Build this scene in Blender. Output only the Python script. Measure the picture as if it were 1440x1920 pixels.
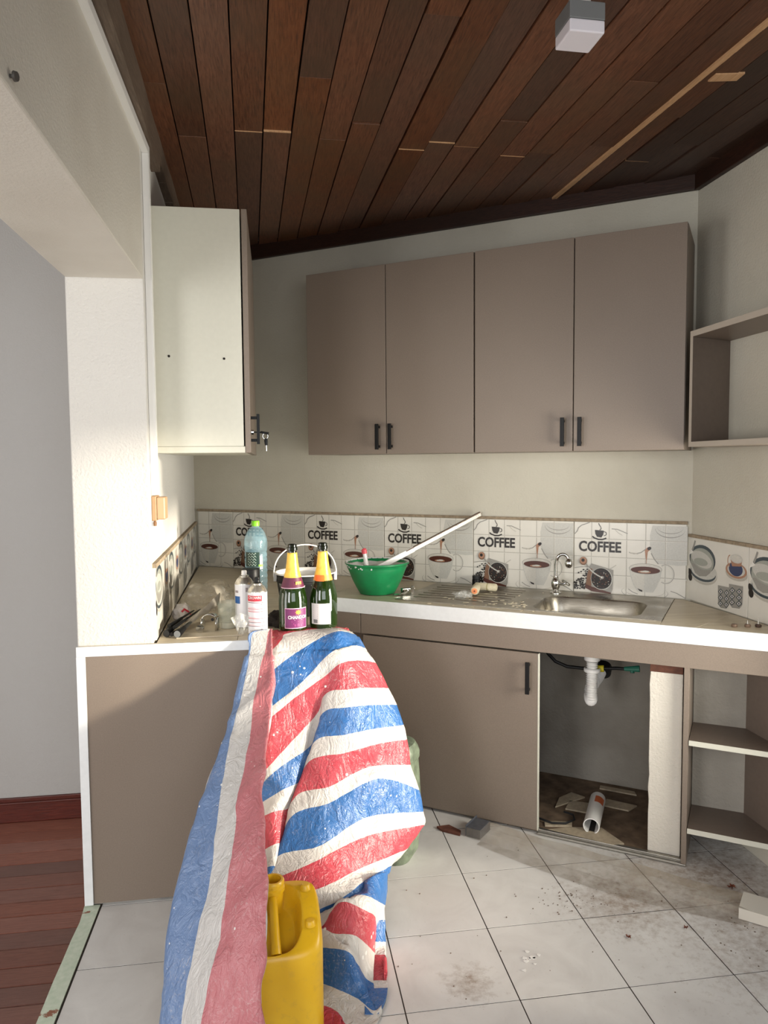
import bpy, bmesh, math, random
from math import sin, cos, pi, radians, sqrt, atan2
from mathutils import Vector, Matrix, noise

for o in list(bpy.data.objects):
    bpy.data.objects.remove(o)
random.seed(4)
SC = bpy.context.scene
COL = SC.collection

# ------------------------------------------------------------------ camera
cam = bpy.data.objects.new('camera', bpy.data.cameras.new('camera'))
COL.objects.link(cam)
cam.data.sensor_fit = 'VERTICAL'
cam.data.sensor_height = 24.0
cam.data.lens = 24.0 * 1391.4 / 1920.0
cam.data.clip_start = 0.05
cr = Vector((0.98908, -0.14718, -0.00782))
cu = Vector((0.01735, 0.06359, 0.99783))
cf = Vector((0.14636, 0.98706, -0.06545))
cam.matrix_world = Matrix(((cr.x, cu.x, -cf.x, 0), (cr.y, cu.y, -cf.y, 0), (cr.z, cu.z, -cf.z, 1.40), (0, 0, 0, 1)))
SC.camera = cam

# ------------------------------------------------------------------ world, daylight, exposure
wd = bpy.data.worlds.new('sky'); SC.world = wd; wd.use_nodes = True
wd.node_tree.nodes['Background'].inputs[0].default_value = (0.80, 0.90, 1.0, 1)
wd.node_tree.nodes['Background'].inputs[1].default_value = 0.6
SC.view_settings.view_transform = 'Standard'
SC.view_settings.look = 'None'
SC.view_settings.gamma = 1.0
SC.view_settings.exposure = 0.0
SC.view_settings.use_curve_mapping = False


def area(name, loc, aim, sx, sy, power, color):
    l = bpy.data.lights.new(name, 'AREA')
    l.shape = 'RECTANGLE'; l.size = sx; l.size_y = sy
    l.energy = power; l.color = color
    o = bpy.data.objects.new(name, l); COL.objects.link(o)
    o.location = loc
    o.rotation_euler = (Vector(aim) - Vector(loc)).to_track_quat('-Z', 'Y').to_euler()
    return o


# low warm sun: comes in through the window in the right wall, below the open shelf
sun = bpy.data.lights.new('sun', 'SUN'); sun.energy = 6.8; sun.angle = radians(4.5); sun.color = (1.0, 0.90, 0.74)
so = bpy.data.objects.new('sun', sun); COL.objects.link(so)
so.rotation_euler = Vector((-2.0, 1.0, -0.21)).to_track_quat('-Z', 'Y').to_euler(); so.location = (5, -1, 2)
# daylight at the openings of the shell (window in the right wall, windows behind the viewer), plus an added soffit fill
dr = area('daylight_right', (1.80, 1.56, 1.00), (-0.40, 3.30, 1.10), 0.60, 0.9, 19, (1.0, 0.96, 0.86))
dr.data.spread = radians(105)
area('daylight_front', (0.20, -1.12, 1.45), (0.0, 2.0, 0.8), 1.9, 1.1, 30, (0.95, 0.97, 1.0))
area('daylight_hall', (-2.3, -1.12, 1.45), (-1.4, 2.0, 0.9), 1.1, 1.5, 58, (0.98, 0.97, 0.97))
area('soffit_fill', (-3.04, 0.9, 1.05), (-0.5, 1.0, 1.2), 1.2, 1.5, 33, (1.0, 0.97, 0.93))  # unseen lamp added in the next room to brighten the soffit

# ------------------------------------------------------------------ helpers


def srgb(r, g, b):
    f = lambda c: (c / 255 / 12.92) if c / 255 <= 0.04045 else ((c / 255 + 0.055) / 1.055) ** 2.4
    return (f(r), f(g), f(b), 1.0)


class NT:
    def __init__(s, name):
        s.m = bpy.data.materials.new(name); s.m.use_nodes = True
        s.t = s.m.node_tree; s.n = s.t.nodes; s.b = s.n['Principled BSDF']

    def add(s, typ, **kw):
        n = s.n.new(typ)
        for k, v in kw.items():
            if k.startswith('i_'):
                key = k[2:]
                key = int(key) if key.isdigit() else key.replace('_', ' ')
                n.inputs[key].default_value = v
            else:
                setattr(n, k, v)
        return n

    def link(s, a, b):
        s.t.links.new(a, b)

    def ramp(s, src, stops, interp='LINEAR'):
        r = s.n.new('ShaderNodeValToRGB'); r.color_ramp.interpolation = interp
        e = r.color_ramp.elements
        while len(e) < len(stops):
            e.new(0.5)
        for el, (p, c) in zip(e, stops):
            el.position = p; el.color = c
        s.link(src, r.inputs[0]); return r.outputs[0]

    def coords(s, kind='Object', scale=(1, 1, 1), rot=(0, 0, 0)):
        tc = s.n.new('ShaderNodeTexCoord'); mp = s.n.new('ShaderNodeMapping')
        mp.inputs['Scale'].default_value = scale; mp.inputs['Rotation'].default_value = rot
        s.link(tc.outputs[kind], mp.inputs[0]); return mp.outputs[0]

    def noise(s, vec, scale, detail=4, rough=0.55, dist=0.0):
        n = s.add('ShaderNodeTexNoise', i_Scale=scale, i_Detail=detail, i_Roughness=rough, i_Distortion=dist)
        s.link(vec, n.inputs['Vector']); return n.outputs[0]

    def mix(s, fac, a, b, blend='MIX'):
        n = s.n.new('ShaderNodeMix'); n.data_type = 'RGBA'; n.blend_type = blend
        for sock, v in ((n.inputs[0], fac), (n.inputs[6], a), (n.inputs[7], b)):
            if hasattr(v, 'is_linked'):
                s.link(v, sock)
            else:
                sock.default_value = v
        return n.outputs[2]

    def bump(s, h, strength, dist=0.01):
        b = s.add('ShaderNodeBump', i_Strength=strength, i_Distance=dist)
        s.link(h, b.inputs['Height']); s.link(b.outputs[0], s.b.inputs['Normal'])


def plain(name, rgb, rough=0.5, metal=0.0, spec=0.5, coat=0.0, var=0.0, bump=0.0, scale=60):
    t = NT(name); b = t.b
    c = srgb(*rgb)
    b.inputs['Base Color'].default_value = c
    b.inputs['Roughness'].default_value = rough; b.inputs['Metallic'].default_value = metal
    b.inputs['Specular IOR Level'].default_value = spec; b.inputs['Coat Weight'].default_value = coat
    v = t.coords()
    n = t.noise(v, scale, 3)
    if var:
        d = tuple(max(0, x * (1 - var)) for x in c[:3]) + (1,)
        l = tuple(min(1, x * (1 + var)) for x in c[:3]) + (1,)
        t.link(t.ramp(n, [(0.3, d), (0.7, l)]), b.inputs['Base Color'])
    if bump:
        t.bump(n, bump, 0.004)
    return t.m


def sheer(name, rgb, alpha, rough=0.15, spec=0.5, var=0.0, scale=40):
    """thin clear plastic or glass: see-through with a glossy skin"""
    t = NT(name); b = t.b
    b.inputs['Base Color'].default_value = srgb(*rgb); b.inputs['Roughness'].default_value = rough
    b.inputs['Alpha'].default_value = alpha; b.inputs['Specular IOR Level'].default_value = spec
    if var:
        n = t.noise(t.coords(), scale, 3)
        mr = t.add('ShaderNodeMapRange', i_From_Min=0.35, i_From_Max=0.7, i_To_Min=max(0, alpha - var), i_To_Max=min(1, alpha + var))
        t.link(n, mr.inputs[0]); t.link(mr.outputs[0], b.inputs['Alpha'])
    return t.m


class MB:
    """collects geometry, then links it as ONE mesh object"""
    def __init__(s):
        s.v = []; s.f = []; s.mi = []

    def add(s, vs, fs, m=0):
        k = len(s.v); s.v += [tuple(p) for p in vs]
        for f in fs:
            s.f.append([i + k for i in f]); s.mi.append(m)
        return s

    def box(s, x0, x1, y0, y1, z0, z1, m=0):
        vs = [(x0, y0, z0), (x1, y0, z0), (x1, y1, z0), (x0, y1, z0), (x0, y0, z1), (x1, y0, z1), (x1, y1, z1), (x0, y1, z1)]
        return s.add(vs, [(3, 2, 1, 0), (4, 5, 6, 7), (0, 1, 5, 4), (1, 2, 6, 5), (2, 3, 7, 6), (3, 0, 4, 7)], m)

    def prism(s, poly, z0, z1, m=0):
        a = sum(poly[i][0] * poly[(i + 1) % len(poly)][1] - poly[(i + 1) % len(poly)][0] * poly[i][1] for i in range(len(poly)))
        if a < 0:
            poly = poly[::-1]
        n = len(poly)
        zz0 = z0 if isinstance(z0, (list, tuple)) else [z0] * n
        zz1 = z1 if isinstance(z1, (list, tuple)) else [z1] * n
        if a < 0:
            zz0 = list(zz0)[::-1]; zz1 = list(zz1)[::-1]
        vs = [(p[0], p[1], z) for p, z in zip(poly, zz0)] + [(p[0], p[1], z) for p, z in zip(poly, zz1)]
        fs = [tuple(range(n))[::-1], tuple(range(n, 2 * n))] + [(i, (i + 1) % n, n + (i + 1) % n, n + i) for i in range(n)]
        return s.add(vs, fs, m)

    def lathe(s, prof, seg=24, c=(0, 0, 0), m=0, a0=0.0, a1=2 * pi, ms=None):
        full = abs(a1 - a0 - 2 * pi) < 1e-6
        n = seg if full else seg + 1
        vs = []
        for r, z in prof:
            for i in range(n):
                a = a0 + (a1 - a0) * i / seg
                vs.append((c[0] + r * cos(a), c[1] + r * sin(a), c[2] + z))
        for j in range(len(prof) - 1):
            fs = []
            for i in range(seg):
                i2 = (i + 1) % n
                fs.append((j * n + i, j * n + i2, (j + 1) * n + i2, (j + 1) * n + i))
            mm = ms[j] if ms else m
            k = len(s.v) if j == 0 else k
            if j == 0:
                s.v += vs
            for f in fs:
                s.f.append([q + k for q in f]); s.mi.append(mm)
        return s

    def tube(s, pts, r, seg=8, cap=True, m=0, sq=None):
        pts = [Vector(p) for p in pts]; n = len(pts)
        rs = r if isinstance(r, (list, tuple)) else [r] * n
        up = None; vs = []
        for i, p in enumerate(pts):
            t = (pts[min(i + 1, n - 1)] - pts[max(i - 1, 0)]).normalized()
            if up is None:
                up = Vector((0, 0, 1)) if abs(t.z) < 0.9 else Vector((1, 0, 0))
            up = (up - t * up.dot(t)).normalized(); w = t.cross(up)
            for k in range(seg):
                a = 2 * pi * (k + 0.5) / seg
                ru, rw = (rs[i], rs[i]) if not sq else (rs[i], rs[i] * sq)
                vs.append(p + up * (ru * sin(a)) + w * (rw * cos(a)))
        fs = [(i * seg + k, i * seg + (k + 1) % seg, (i + 1) * seg + (k + 1) % seg, (i + 1) * seg + k) for i in range(n - 1) for k in range(seg)]
        if cap:
            fs += [tuple(range(seg))[::-1], tuple(range((n - 1) * seg, n * seg))]
        return s.add(vs, fs, m)

    def build(s, name, mats, parent=None, loc=(0, 0, 0), rz=0.0, smooth=False, bevel=0.0, fix=True):
        me = bpy.data.meshes.new(name)
        me.from_pydata(s.v, [], s.f)
        for m in (mats if isinstance(mats, (list, tuple)) else [mats]):
            me.materials.append(m)
        me.polygons.foreach_set('material_index', s.mi)
        if fix:
            bm = bmesh.new(); bm.from_mesh(me)
            bmesh.ops.recalc_face_normals(bm, faces=bm.faces)
            bm.to_mesh(me); bm.free()
        if smooth:
            me.polygons.foreach_set('use_smooth', [True] * len(me.polygons))
            me.set_sharp_from_angle(angle=radians(38))
        me.update()
        o = bpy.data.objects.new(name, me); COL.objects.link(o)
        o.location = loc; o.rotation_euler = (0, 0, rz)
        if parent:
            o.parent = parent
        if bevel:
            bv = o.modifiers.new('bevel', 'BEVEL'); bv.width = bevel; bv.segments = 2; bv.limit_method = 'ANGLE'
        return o


def tag(o, label=None, cat=None, group=None, kind=None):
    if label: o['label'] = label
    if cat: o['category'] = cat
    if group: o['group'] = group
    if kind: o['kind'] = kind
    return o


def thing(name, label, cat, loc=(0, 0, 0), rz=0.0, group=None):
    o = bpy.data.objects.new(name, None); COL.objects.link(o)
    o.location = loc; o.rotation_euler = (0, 0, rz); o.empty_display_size = 0.05
    return tag(o, label, cat, group)


def struct(o, label, cat):
    return tag(o, label, cat, kind='structure')


def link_copy(src, parent, loc=None, rz=None):
    c = src.copy(); COL.objects.link(c); c.parent = parent
    if loc is not None: c.location = loc
    if rz is not None: c.rotation_euler = (0, 0, rz)
    return c


def text_mesh(body, size, bold=0.0, align='CENTER', res=3):
    cu_ = bpy.data.curves.new('lettering', 'FONT'); cu_.body = body; cu_.size = size
    cu_.offset = bold; cu_.align_x = align; cu_.align_y = 'CENTER'; cu_.resolution_u = res; cu_.fill_mode = 'FRONT'
    o = bpy.data.objects.new('lettering', cu_); COL.objects.link(o)
    dg = bpy.context.evaluated_depsgraph_get()
    me = bpy.data.meshes.new_from_object(o.evaluated_get(dg))
    vs = [tuple(v.co) for v in me.vertices]; fs = [tuple(p.vertices) for p in me.polygons]
    bpy.data.objects.remove(o); bpy.data.curves.remove(cu_); bpy.data.meshes.remove(me)
    return vs, fs


# frames of the kitchen: s runs along the slanted back wall from the left corner, d comes out of it into the room
BD = Vector((0.8201, -0.5722)); BN = Vector((-0.5722, -0.8201)); A0 = Vector((-0.437, 4.239))
RB = atan2(BD.y, BD.x)


def P(s, d):
    q = A0 + BD * s + BN * d
    return (q.x, q.y)


def SD(x, y):
    q = Vector((x, y)) - A0
    return q.dot(BD), q.dot(BN)


def lx(y):
    return -0.385 - 0.0283 * (y - 2.40)


RX = 1.667
HC = 0.838            # worktop height
FD = 0.545            # worktop front edge, distance from the back wall
CZ = lambda y: 2.50 + 0.0144 * (y - 2.0)     # underside of the ceiling boards

# ------------------------------------------------------------------ materials


def plaster(name, rgb, stipple=0.25, scale=170, dirt=0.12, dirt_rgb=(150, 140, 122), rough=0.85):
    t = NT(name); v = t.coords()
    a = t.noise(v, 2.2, 4); b_ = t.noise(v, scale, 3, 0.6)
    c = srgb(*rgb); d = srgb(*dirt_rgb)
    base = t.mix(t.ramp(a, [(0.45, (0, 0, 0, 1)), (0.75, (dirt, dirt, dirt, 1))]), c, d)
    t.link(base, t.b.inputs['Base Color']); t.b.inputs['Roughness'].default_value = rough
    t.b.inputs['Specular IOR Level'].default_value = 0.25
    t.bump(b_, stipple, 0.006)
    return t.m


M = {}
M['wall'] = plaster('wall_plaster', (202, 197, 182), 0.35, 120, 0.25)
M['wall_stipple'] = plaster('stippled_plaster', (206, 203, 197), 0.55, 110, 0.08)
M['lintel'] = plaster('lintel_plaster', (206, 201, 190), 0.25, 150, 0.35, (170, 160, 146), 0.5)
M['hall_wall'] = plaster('hall_plaster', (172, 170, 167), 0.3, 130, 0.1)
M['block'] = plaster('pillar_plaster', (214, 208, 196), 0.5, 110, 0.2)
M['rough_wall'] = plaster('rough_grey_render', (158, 152, 142), 0.6, 70, 0.5, (70, 60, 48))


def wood(name, cols, stretch, rough, rnd=True, gloss=0.4, grain=26):
    t = NT(name); v0 = t.coords()
    oi = t.n.new('ShaderNodeObjectInfo')
    add = t.add('ShaderNodeVectorMath', operation='MULTIPLY_ADD')
    add.inputs[1].default_value = (1, 1, 1)
    comb = t.add('ShaderNodeCombineXYZ')
    mul = t.add('ShaderNodeMath', operation='MULTIPLY', i_1=37.0); t.link(oi.outputs['Random'], mul.inputs[0])
    for i in range(3):
        t.link(mul.outputs[0], comb.inputs[i])
    t.link(v0, add.inputs[0]); t.link(comb.outputs[0], add.inputs[2])
    mp = t.n.new('ShaderNodeMapping'); mp.inputs['Scale'].default_value = stretch
    t.link(add.outputs[0], mp.inputs[0])
    g = t.noise(mp.outputs[0], grain, 5, 0.65, 0.6)
    blot = t.noise(add.outputs[0], 3.2, 3)
    col = t.ramp(g, [(0.28, srgb(*cols[0])), (0.5, srgb(*cols[1])), (0.78, srgb(*cols[2]))])
    col = t.mix(t.ramp(blot, [(0.4, (0, 0, 0, 1)), (0.72, (0.65, 0.65, 0.65, 1))]), col, srgb(*cols[3]))
    if rnd:
        hv = t.n.new('ShaderNodeHueSaturation')
        r1 = t.add('ShaderNodeMapRange', i_To_Min=0.72, i_To_Max=1.22); t.link(oi.outputs['Random'], r1.inputs[0])
        m2 = t.add('ShaderNodeMath', operation='FRACT')
        m3 = t.add('ShaderNodeMath', operation='MULTIPLY', i_1=7.31); t.link(oi.outputs['Random'], m3.inputs[0]); t.link(m3.outputs[0], m2.inputs[0])
        r2 = t.add('ShaderNodeMapRange', i_To_Min=0.85, i_To_Max=1.08); t.link(m2.outputs[0], r2.inputs[0])
        t.link(r1.outputs[0], hv.inputs['Value']); t.link(r2.outputs[0], hv.inputs['Saturation']); t.link(col, hv.inputs['Color'])
        col = hv.outputs[0]
    t.link(col, t.b.inputs['Base Color'])
    t.b.inputs['Roughness'].default_value = rough; t.b.inputs['Specular IOR Level'].default_value = gloss
    t.bump(g, 0.18, 0.004)
    return t.m


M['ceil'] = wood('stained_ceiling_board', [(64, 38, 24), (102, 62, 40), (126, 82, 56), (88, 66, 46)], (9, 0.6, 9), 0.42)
M['ceil_dark'] = wood('darker_ceiling_board', [(42, 24, 16), (66, 42, 30), (84, 58, 42), (58, 42, 32)], (9, 0.6, 9), 0.5)  # darker brown for the boards right of the lath
M['cornice'] = wood('dark_cornice_wood', [(34, 18, 12), (50, 27, 18), (66, 38, 26), (40, 26, 18)], (1, 1, 8), 0.5, False)
M['beam'] = wood('weathered_beam', [(84, 72, 60), (106, 90, 76), (128, 112, 96), (80, 66, 54)], (9, 0.6, 9), 0.7, False)
M['batten'] = wood('raw_pine', [(176, 134, 96), (206, 164, 122), (222, 184, 144), (190, 150, 108)], (9, 0.5, 9), 0.7, False)
M['hallfloor'] = wood('red_brown_floor_board', [(104, 62, 50), (128, 80, 66), (144, 96, 82), (118, 78, 66)], (0.6, 9, 9), 0.33, True)
M['baseb'] = wood('dark_red_baseboard', [(62, 20, 12), (84, 30, 18), (104, 42, 26), (72, 26, 16)], (0.6, 9, 9), 0.4, False)
M['softwood'] = plain('brown_wood', (92, 52, 34), 0.7, var=0.3)


def floor_tile():
    t = NT('white_floor_tile'); tc = t.n.new('ShaderNodeTexCoord')
    geo = t.n.new('ShaderNodeNewGeometry')
    pos = geo.outputs['Position']
    n1 = t.noise(pos, 7, 5, 0.6, 0.8); n2 = t.noise(pos, 38, 6, 0.7); n3 = t.noise(pos, 190, 2, 0.5)
    base = t.ramp(n1, [(0.3, srgb(202, 199, 195)), (0.7, srgb(216, 214, 210))])
    # dried mud: grows towards the right-hand side of the kitchen, in patches
    def spot(cx, cy, r):
        sb = t.add('ShaderNodeVectorMath', operation='DISTANCE'); sb.inputs[1].default_value = (cx, cy, 0); t.link(pos, sb.inputs[0])
        mr = t.add('ShaderNodeMapRange', i_From_Min=0.0, i_From_Max=r, i_To_Min=1.0, i_To_Max=0.0); t.link(sb.outputs['Value'], mr.inputs[0])
        return mr.outputs[0]
    def mx(a, b):
        m = t.add('ShaderNodeMath', operation='MAXIMUM'); t.link(a, m.inputs[0]); t.link(b, m.inputs[1]); return m.outputs[0]
    s = mx(mx(spot(1.60, 1.90, 0.75), spot(1.08, 2.14, 0.32)), spot(1.45, 2.25, 0.60))
    s = mx(s, spot(0.50, 1.86, 0.12))
    ad = t.add('ShaderNodeMath', operation='MULTIPLY_ADD', i_1=0.45); t.link(s, ad.inputs[0]); t.link(n2, ad.inputs[2])
    mud = t.ramp(ad.outputs[0], [(0.66, (0, 0, 0, 1)), (0.86, (0.34, 0.34, 0.34, 1)), (1.0, (0.7, 0.7, 0.7, 1))])
    col = t.mix(mud, base, srgb(128, 104, 82))
    grit = t.ramp(n3, [(0.70, (0, 0, 0, 1)), (0.76, (0.5, 0.5, 0.5, 1))])
    col = t.mix(grit, col, srgb(150, 140, 128))
    t.link(col, t.b.inputs['Base Color'])
    t.link(t.ramp(n2, [(0.3, (0.28, 0.28, 0.28, 1)), (0.75, (0.6, 0.6, 0.6, 1))]), t.b.inputs['Roughness'])
    t.b.inputs['Specular IOR Level'].default_value = 0.35
    return t.m


M['tile'] = floor_tile()
M['grout'] = plain('dark_grout', (62, 55, 49), 0.95, var=0.3)
M['screed'] = plain('brown_screed', (104, 86, 68), 0.95, var=0.4, bump=0.5, scale=22)


def laminate():
    t = NT('taupe_laminate'); v = t.coords('Object', (1, 1, 1))
    n = t.noise(v, 260, 2); w = t.noise(v, 3, 3)
    c = t.ramp(n, [(0.3, srgb(124, 111, 99)), (0.7, srgb(131, 118, 106))])
    t.link(t.mix(t.ramp(w, [(0.5, (0, 0, 0, 1)), (0.8, (0.12, 0.12, 0.12, 1))]), c, srgb(150, 138, 126)), t.b.inputs['Base Color'])
    t.b.inputs['Roughness'].default_value = 0.42; t.b.inputs['Specular IOR Level'].default_value = 0.4
    t.bump(n, 0.03, 0.001)
    return t.m


M['lam'] = laminate()
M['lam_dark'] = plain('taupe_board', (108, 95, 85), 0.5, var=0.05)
M['white_board'] = plain('white_board', (204, 202, 188), 0.38, var=0.02)
M['white_edge'] = plain('white_edging', (226, 228, 228), 0.35, var=0.03)
M['gap'] = plain('dark_gap', (28, 22, 18), 0.9)
M['black'] = plain('black_plastic', (14, 14, 15), 0.45, spec=0.25)
M['black_matt'] = plain('matt_black', (24, 24, 25), 0.6, var=0.2)
M['white_pl'] = plain('white_plastic', (228, 226, 222), 0.35)
M['grey_pl'] = plain('grey_plastic', (120, 122, 122), 0.5)
M['chrome'] = plain('chrome', (215, 215, 212), 0.10, metal=1.0)
M['steel_dull'] = plain('dull_steel', (160, 156, 148), 0.35, metal=0.9, var=0.1)


def brushed():
    t = NT('brushed_steel'); v = t.coords('Object', (2, 60, 60))
    n = t.noise(v, 14, 4)
    t.link(t.ramp(n, [(0.3, srgb(150, 143, 130)), (0.7, srgb(184, 178, 166))]), t.b.inputs['Base Color'])
    t.b.inputs['Metallic'].default_value = 0.95
    sm = t.noise(t.coords(), 6, 4)
    t.link(t.ramp(sm, [(0.35, (0.24, 0.24, 0.24, 1)), (0.7, (0.48, 0.48, 0.48, 1))]), t.b.inputs['Roughness'])
    return t.m


M['steel'] = brushed()


def worktile():
    t = NT('beige_worktop_tile'); v = t.coords('Object', (1, 1, 1), (0, 0, RB))
    g = t.noise(t.coords('Object', (1.5, 14, 8), (0, 0, -RB)), 5, 4, 0.6)
    c = t.ramp(g, [(0.3, srgb(196, 182, 156)), (0.7, srgb(218, 206, 182))])
    d = t.noise(v, 9, 5, 0.65)
    t.link(t.mix(t.ramp(d, [(0.48, (0, 0, 0, 1)), (0.8, (0.32, 0.32, 0.32, 1))]), c, srgb(150, 134, 112)), t.b.inputs['Base Color'])
    t.b.inputs['Roughness'].default_value = 0.38
    return t.m


M['worktile'] = worktile()
M['glaze'] = plain('glazed_white_tile', (222, 218, 208), 0.22, var=0.02, scale=20)
M['ledge'] = plain('dusty_mortar', (150, 134, 112), 0.95, var=0.25, bump=0.4, scale=60)
M['peel'] = None


def curb():
    t = NT('peeling_pale_green_paint'); v = t.coords()
    n = t.noise(v, 9, 5, 0.6); n2 = t.noise(v, 60, 3)
    c = t.ramp(n2, [(0.3, srgb(186, 200, 178)), (0.7, srgb(206, 214, 196))])
    t.link(t.mix(t.ramp(n, [(0.62, (0, 0, 0, 1)), (0.64, (1, 1, 1, 1))]), c, srgb(140, 92, 70)), t.b.inputs['Base Color'])
    t.b.inputs['Roughness'].default_value = 0.6
    return t.m


M['curb'] = curb()
# print colours of the decorated tiles
PC = ['ink_black', 'groove_grey', 'pale_grey', 'mid_grey', 'coffee_brown', 'wood_brown', 'tan', 'cup_white', 'navy_grey', 'bowl_grey', 'navy_blue', 'highlight']
PR = [(30, 24, 22), (184, 179, 168), (196, 194, 186), (150, 147, 140), (84, 44, 34), (126, 92, 70), (170, 126, 100), (206, 202, 192), (62, 72, 78), (160, 162, 152), (52, 62, 96), (230, 228, 220)]
PM = [plain('print_' + n, c, 0.28, var=0.06, scale=150) for n, c in zip(PC, PR)]
PI = {n: i for i, n in enumerate(PC)}


def tarp_mat():
    t = NT('striped_woven_tarp')
    at = t.add('ShaderNodeAttribute', attribute_name='stripe')
    pos = t.coords()
    wob = t.noise(pos, 30, 2)
    w = t.add('ShaderNodeMath', operation='MULTIPLY_ADD', i_1=0.06, i_2=-0.03); t.link(wob, w.inputs[0])
    sm = t.add('ShaderNodeMath', operation='ADD'); t.link(at.outputs['Fac'], sm.inputs[0]); t.link(w.outputs[0], sm.inputs[1])
    q = t.add('ShaderNodeMath', operation='MULTIPLY', i_1=0.25); t.link(sm.outputs[0], q.inputs[0])
    fr = t.add('ShaderNodeMath', operation='FRACT'); t.link(q.outputs[0], fr.inputs[0])
    red, white, blue = srgb(192, 68, 80), srgb(208, 203, 198), srgb(50, 104, 166)
    col = t.ramp(fr.outputs[0], [(0.0, white), (0.25, red), (0.5, white), (0.75, blue)], 'CONSTANT')
    # the reverse of the sheet (turned out along the left fold) is paler
    fd = t.add('ShaderNodeAttribute', attribute_name='faded')
    col = t.mix(fd.outputs['Fac'], col, srgb(214, 218, 220))
    worn = t.noise(pos, 60, 6, 0.8, 2.2); zone = t.noise(pos, 9, 3)
    zz = t.ramp(zone, [(0.4, (0, 0, 0, 1)), (0.7, (1, 1, 1, 1))])
    wm = t.add('ShaderNodeMath', operation='MULTIPLY'); t.link(t.ramp(worn, [(0.52, (0, 0, 0, 1)), (0.66, (0.5, 0.5, 0.5, 1))]), wm.inputs[0]); t.link(zz, wm.inputs[1])
    col = t.mix(wm.outputs[0], col, srgb(230, 222, 218))
    vor = t.add('ShaderNodeTexVoronoi', i_Scale=34.0, i_Randomness=1.0); t.link(pos, vor.inputs['Vector'])
    big = t.noise(pos, 7, 2)
    rad = t.add('ShaderNodeMapRange', i_From_Min=0.45, i_From_Max=0.75, i_To_Min=0.0, i_To_Max=0.22); t.link(big, rad.inputs[0])
    lt = t.add('ShaderNodeMath', operation='LESS_THAN'); t.link(vor.outputs['Distance'], lt.inputs[0]); t.link(rad.outputs[0], lt.inputs[1])
    col = t.mix(lt.outputs[0], col, srgb(234, 232, 228))
    t.link(col, t.b.inputs['Base Color'])
    t.b.inputs['Roughness'].default_value = 0.34; t.b.inputs['Specular IOR Level'].default_value = 0.55
    rm = t.add('ShaderNodeTexNoise', noise_type='RIDGED_MULTIFRACTAL', i_Scale=9.0, i_Detail=3.0, i_Roughness=0.5, i_Distortion=0.9); t.link(pos, rm.inputs['Vector'])
    sv = t.coords('Object', (1.0, 1.0, 0.42), (0.55, 0.35, 0.6))
    cr1 = t.noise(sv, 30, 4, 0.55, 1.0); wv = t.noise(pos, 420, 1)
    ab = t.add('ShaderNodeMath', operation='SUBTRACT', i_1=0.5); t.link(cr1, ab.inputs[0])
    ab2 = t.add('ShaderNodeMath', operation='ABSOLUTE'); t.link(ab.outputs[0], ab2.inputs[0])
    h0 = t.add('ShaderNodeMath', operation='MULTIPLY_ADD', i_1=-1.6); t.link(ab2.outputs[0], h0.inputs[0])
    h1 = t.add('ShaderNodeMath', operation='MULTIPLY', i_1=0.35); t.link(rm.outputs[0], h1.inputs[0]); t.link(h1.outputs[0], h0.inputs[2])
    hh = t.add('ShaderNodeMath', operation='MULTIPLY_ADD', i_1=0.10); t.link(wv, hh.inputs[0]); t.link(h0.outputs[0], hh.inputs[2])
    t.bump(hh.outputs[0], 0.62, 0.012)
    # woven plastic lets some light through
    tr = t.add('ShaderNodeBsdfTranslucent'); t.link(col, tr.inputs[0])
    mxs = t.add('ShaderNodeMixShader', i_0=0.18)
    out = [n for n in t.n if n.type == 'OUTPUT_MATERIAL'][0]
    t.link(t.b.outputs[0], mxs.inputs[1]); t.link(tr.outputs[0], mxs.inputs[2]); t.link(mxs.outputs[0], out.inputs[0])
    return t.m


M['tarp'] = tarp_mat()


def jug_mat():
    t = NT('dirty_yellow_plastic'); v = t.coords()
    n = t.noise(v, 5, 4); n2 = t.noise(v, 46, 5, 0.7)
    c = t.ramp(n, [(0.3, srgb(214, 164, 16)), (0.7, srgb(226, 182, 40))])
    c = t.mix(t.ramp(n2, [(0.55, (0, 0, 0, 1)), (0.8, (0.45, 0.45, 0.45, 1))]), c, srgb(170, 136, 66))
    t.link(c, t.b.inputs['Base Color']); t.b.inputs['Roughness'].default_value = 0.36
    t.b.inputs['Subsurface Weight'].default_value = 0.0
    t.bump(n2, 0.06, 0.004)
    return t.m


M['jug'] = jug_mat()
M['green_pl'] = plain('green_plastic', (26, 132, 78), 0.36, var=0.18, scale=18)
M['paint_wet'] = plain('white_paint', (232, 232, 230), 0.18, var=0.04, bump=0.5, scale=60)
M['bag'] = plain('olive_green_tarpaulin', (88, 98, 82), 0.45, var=0.35, bump=0.8, scale=30)
M['cloth_dark'] = plain('dark_brown_cloth', (48, 40, 34), 0.9, var=0.3, bump=0.6, scale=50)

# ------------------------------------------------------------------ the shell
b = MB()
b.prism([P(-0.30, 0), P(2.80, 0), P(2.80, -0.15), P(-0.30, -0.15)], -0.05, 2.62)
wall_back = struct(b.build('wall_back', M['wall']), 'slanted white plaster back wall behind the sink and the four-door cabinets', 'wall')

b = MB()
b.prism([(-0.615, 2.402), (lx(2.402), 2.402), (lx(4.35), 4.35), (-0.615, 4.35)], -0.05, 2.62)
b.box(-0.615, -0.385, -1.2, 2.402, 1.970, 2.62, 1)
wall_left = struct(b.build('wall_left', [M['wall_stipple'], M['lintel']], bevel=0.004), 'stippled white wall end and lintel around the opening to the next room', 'wall')

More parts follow.
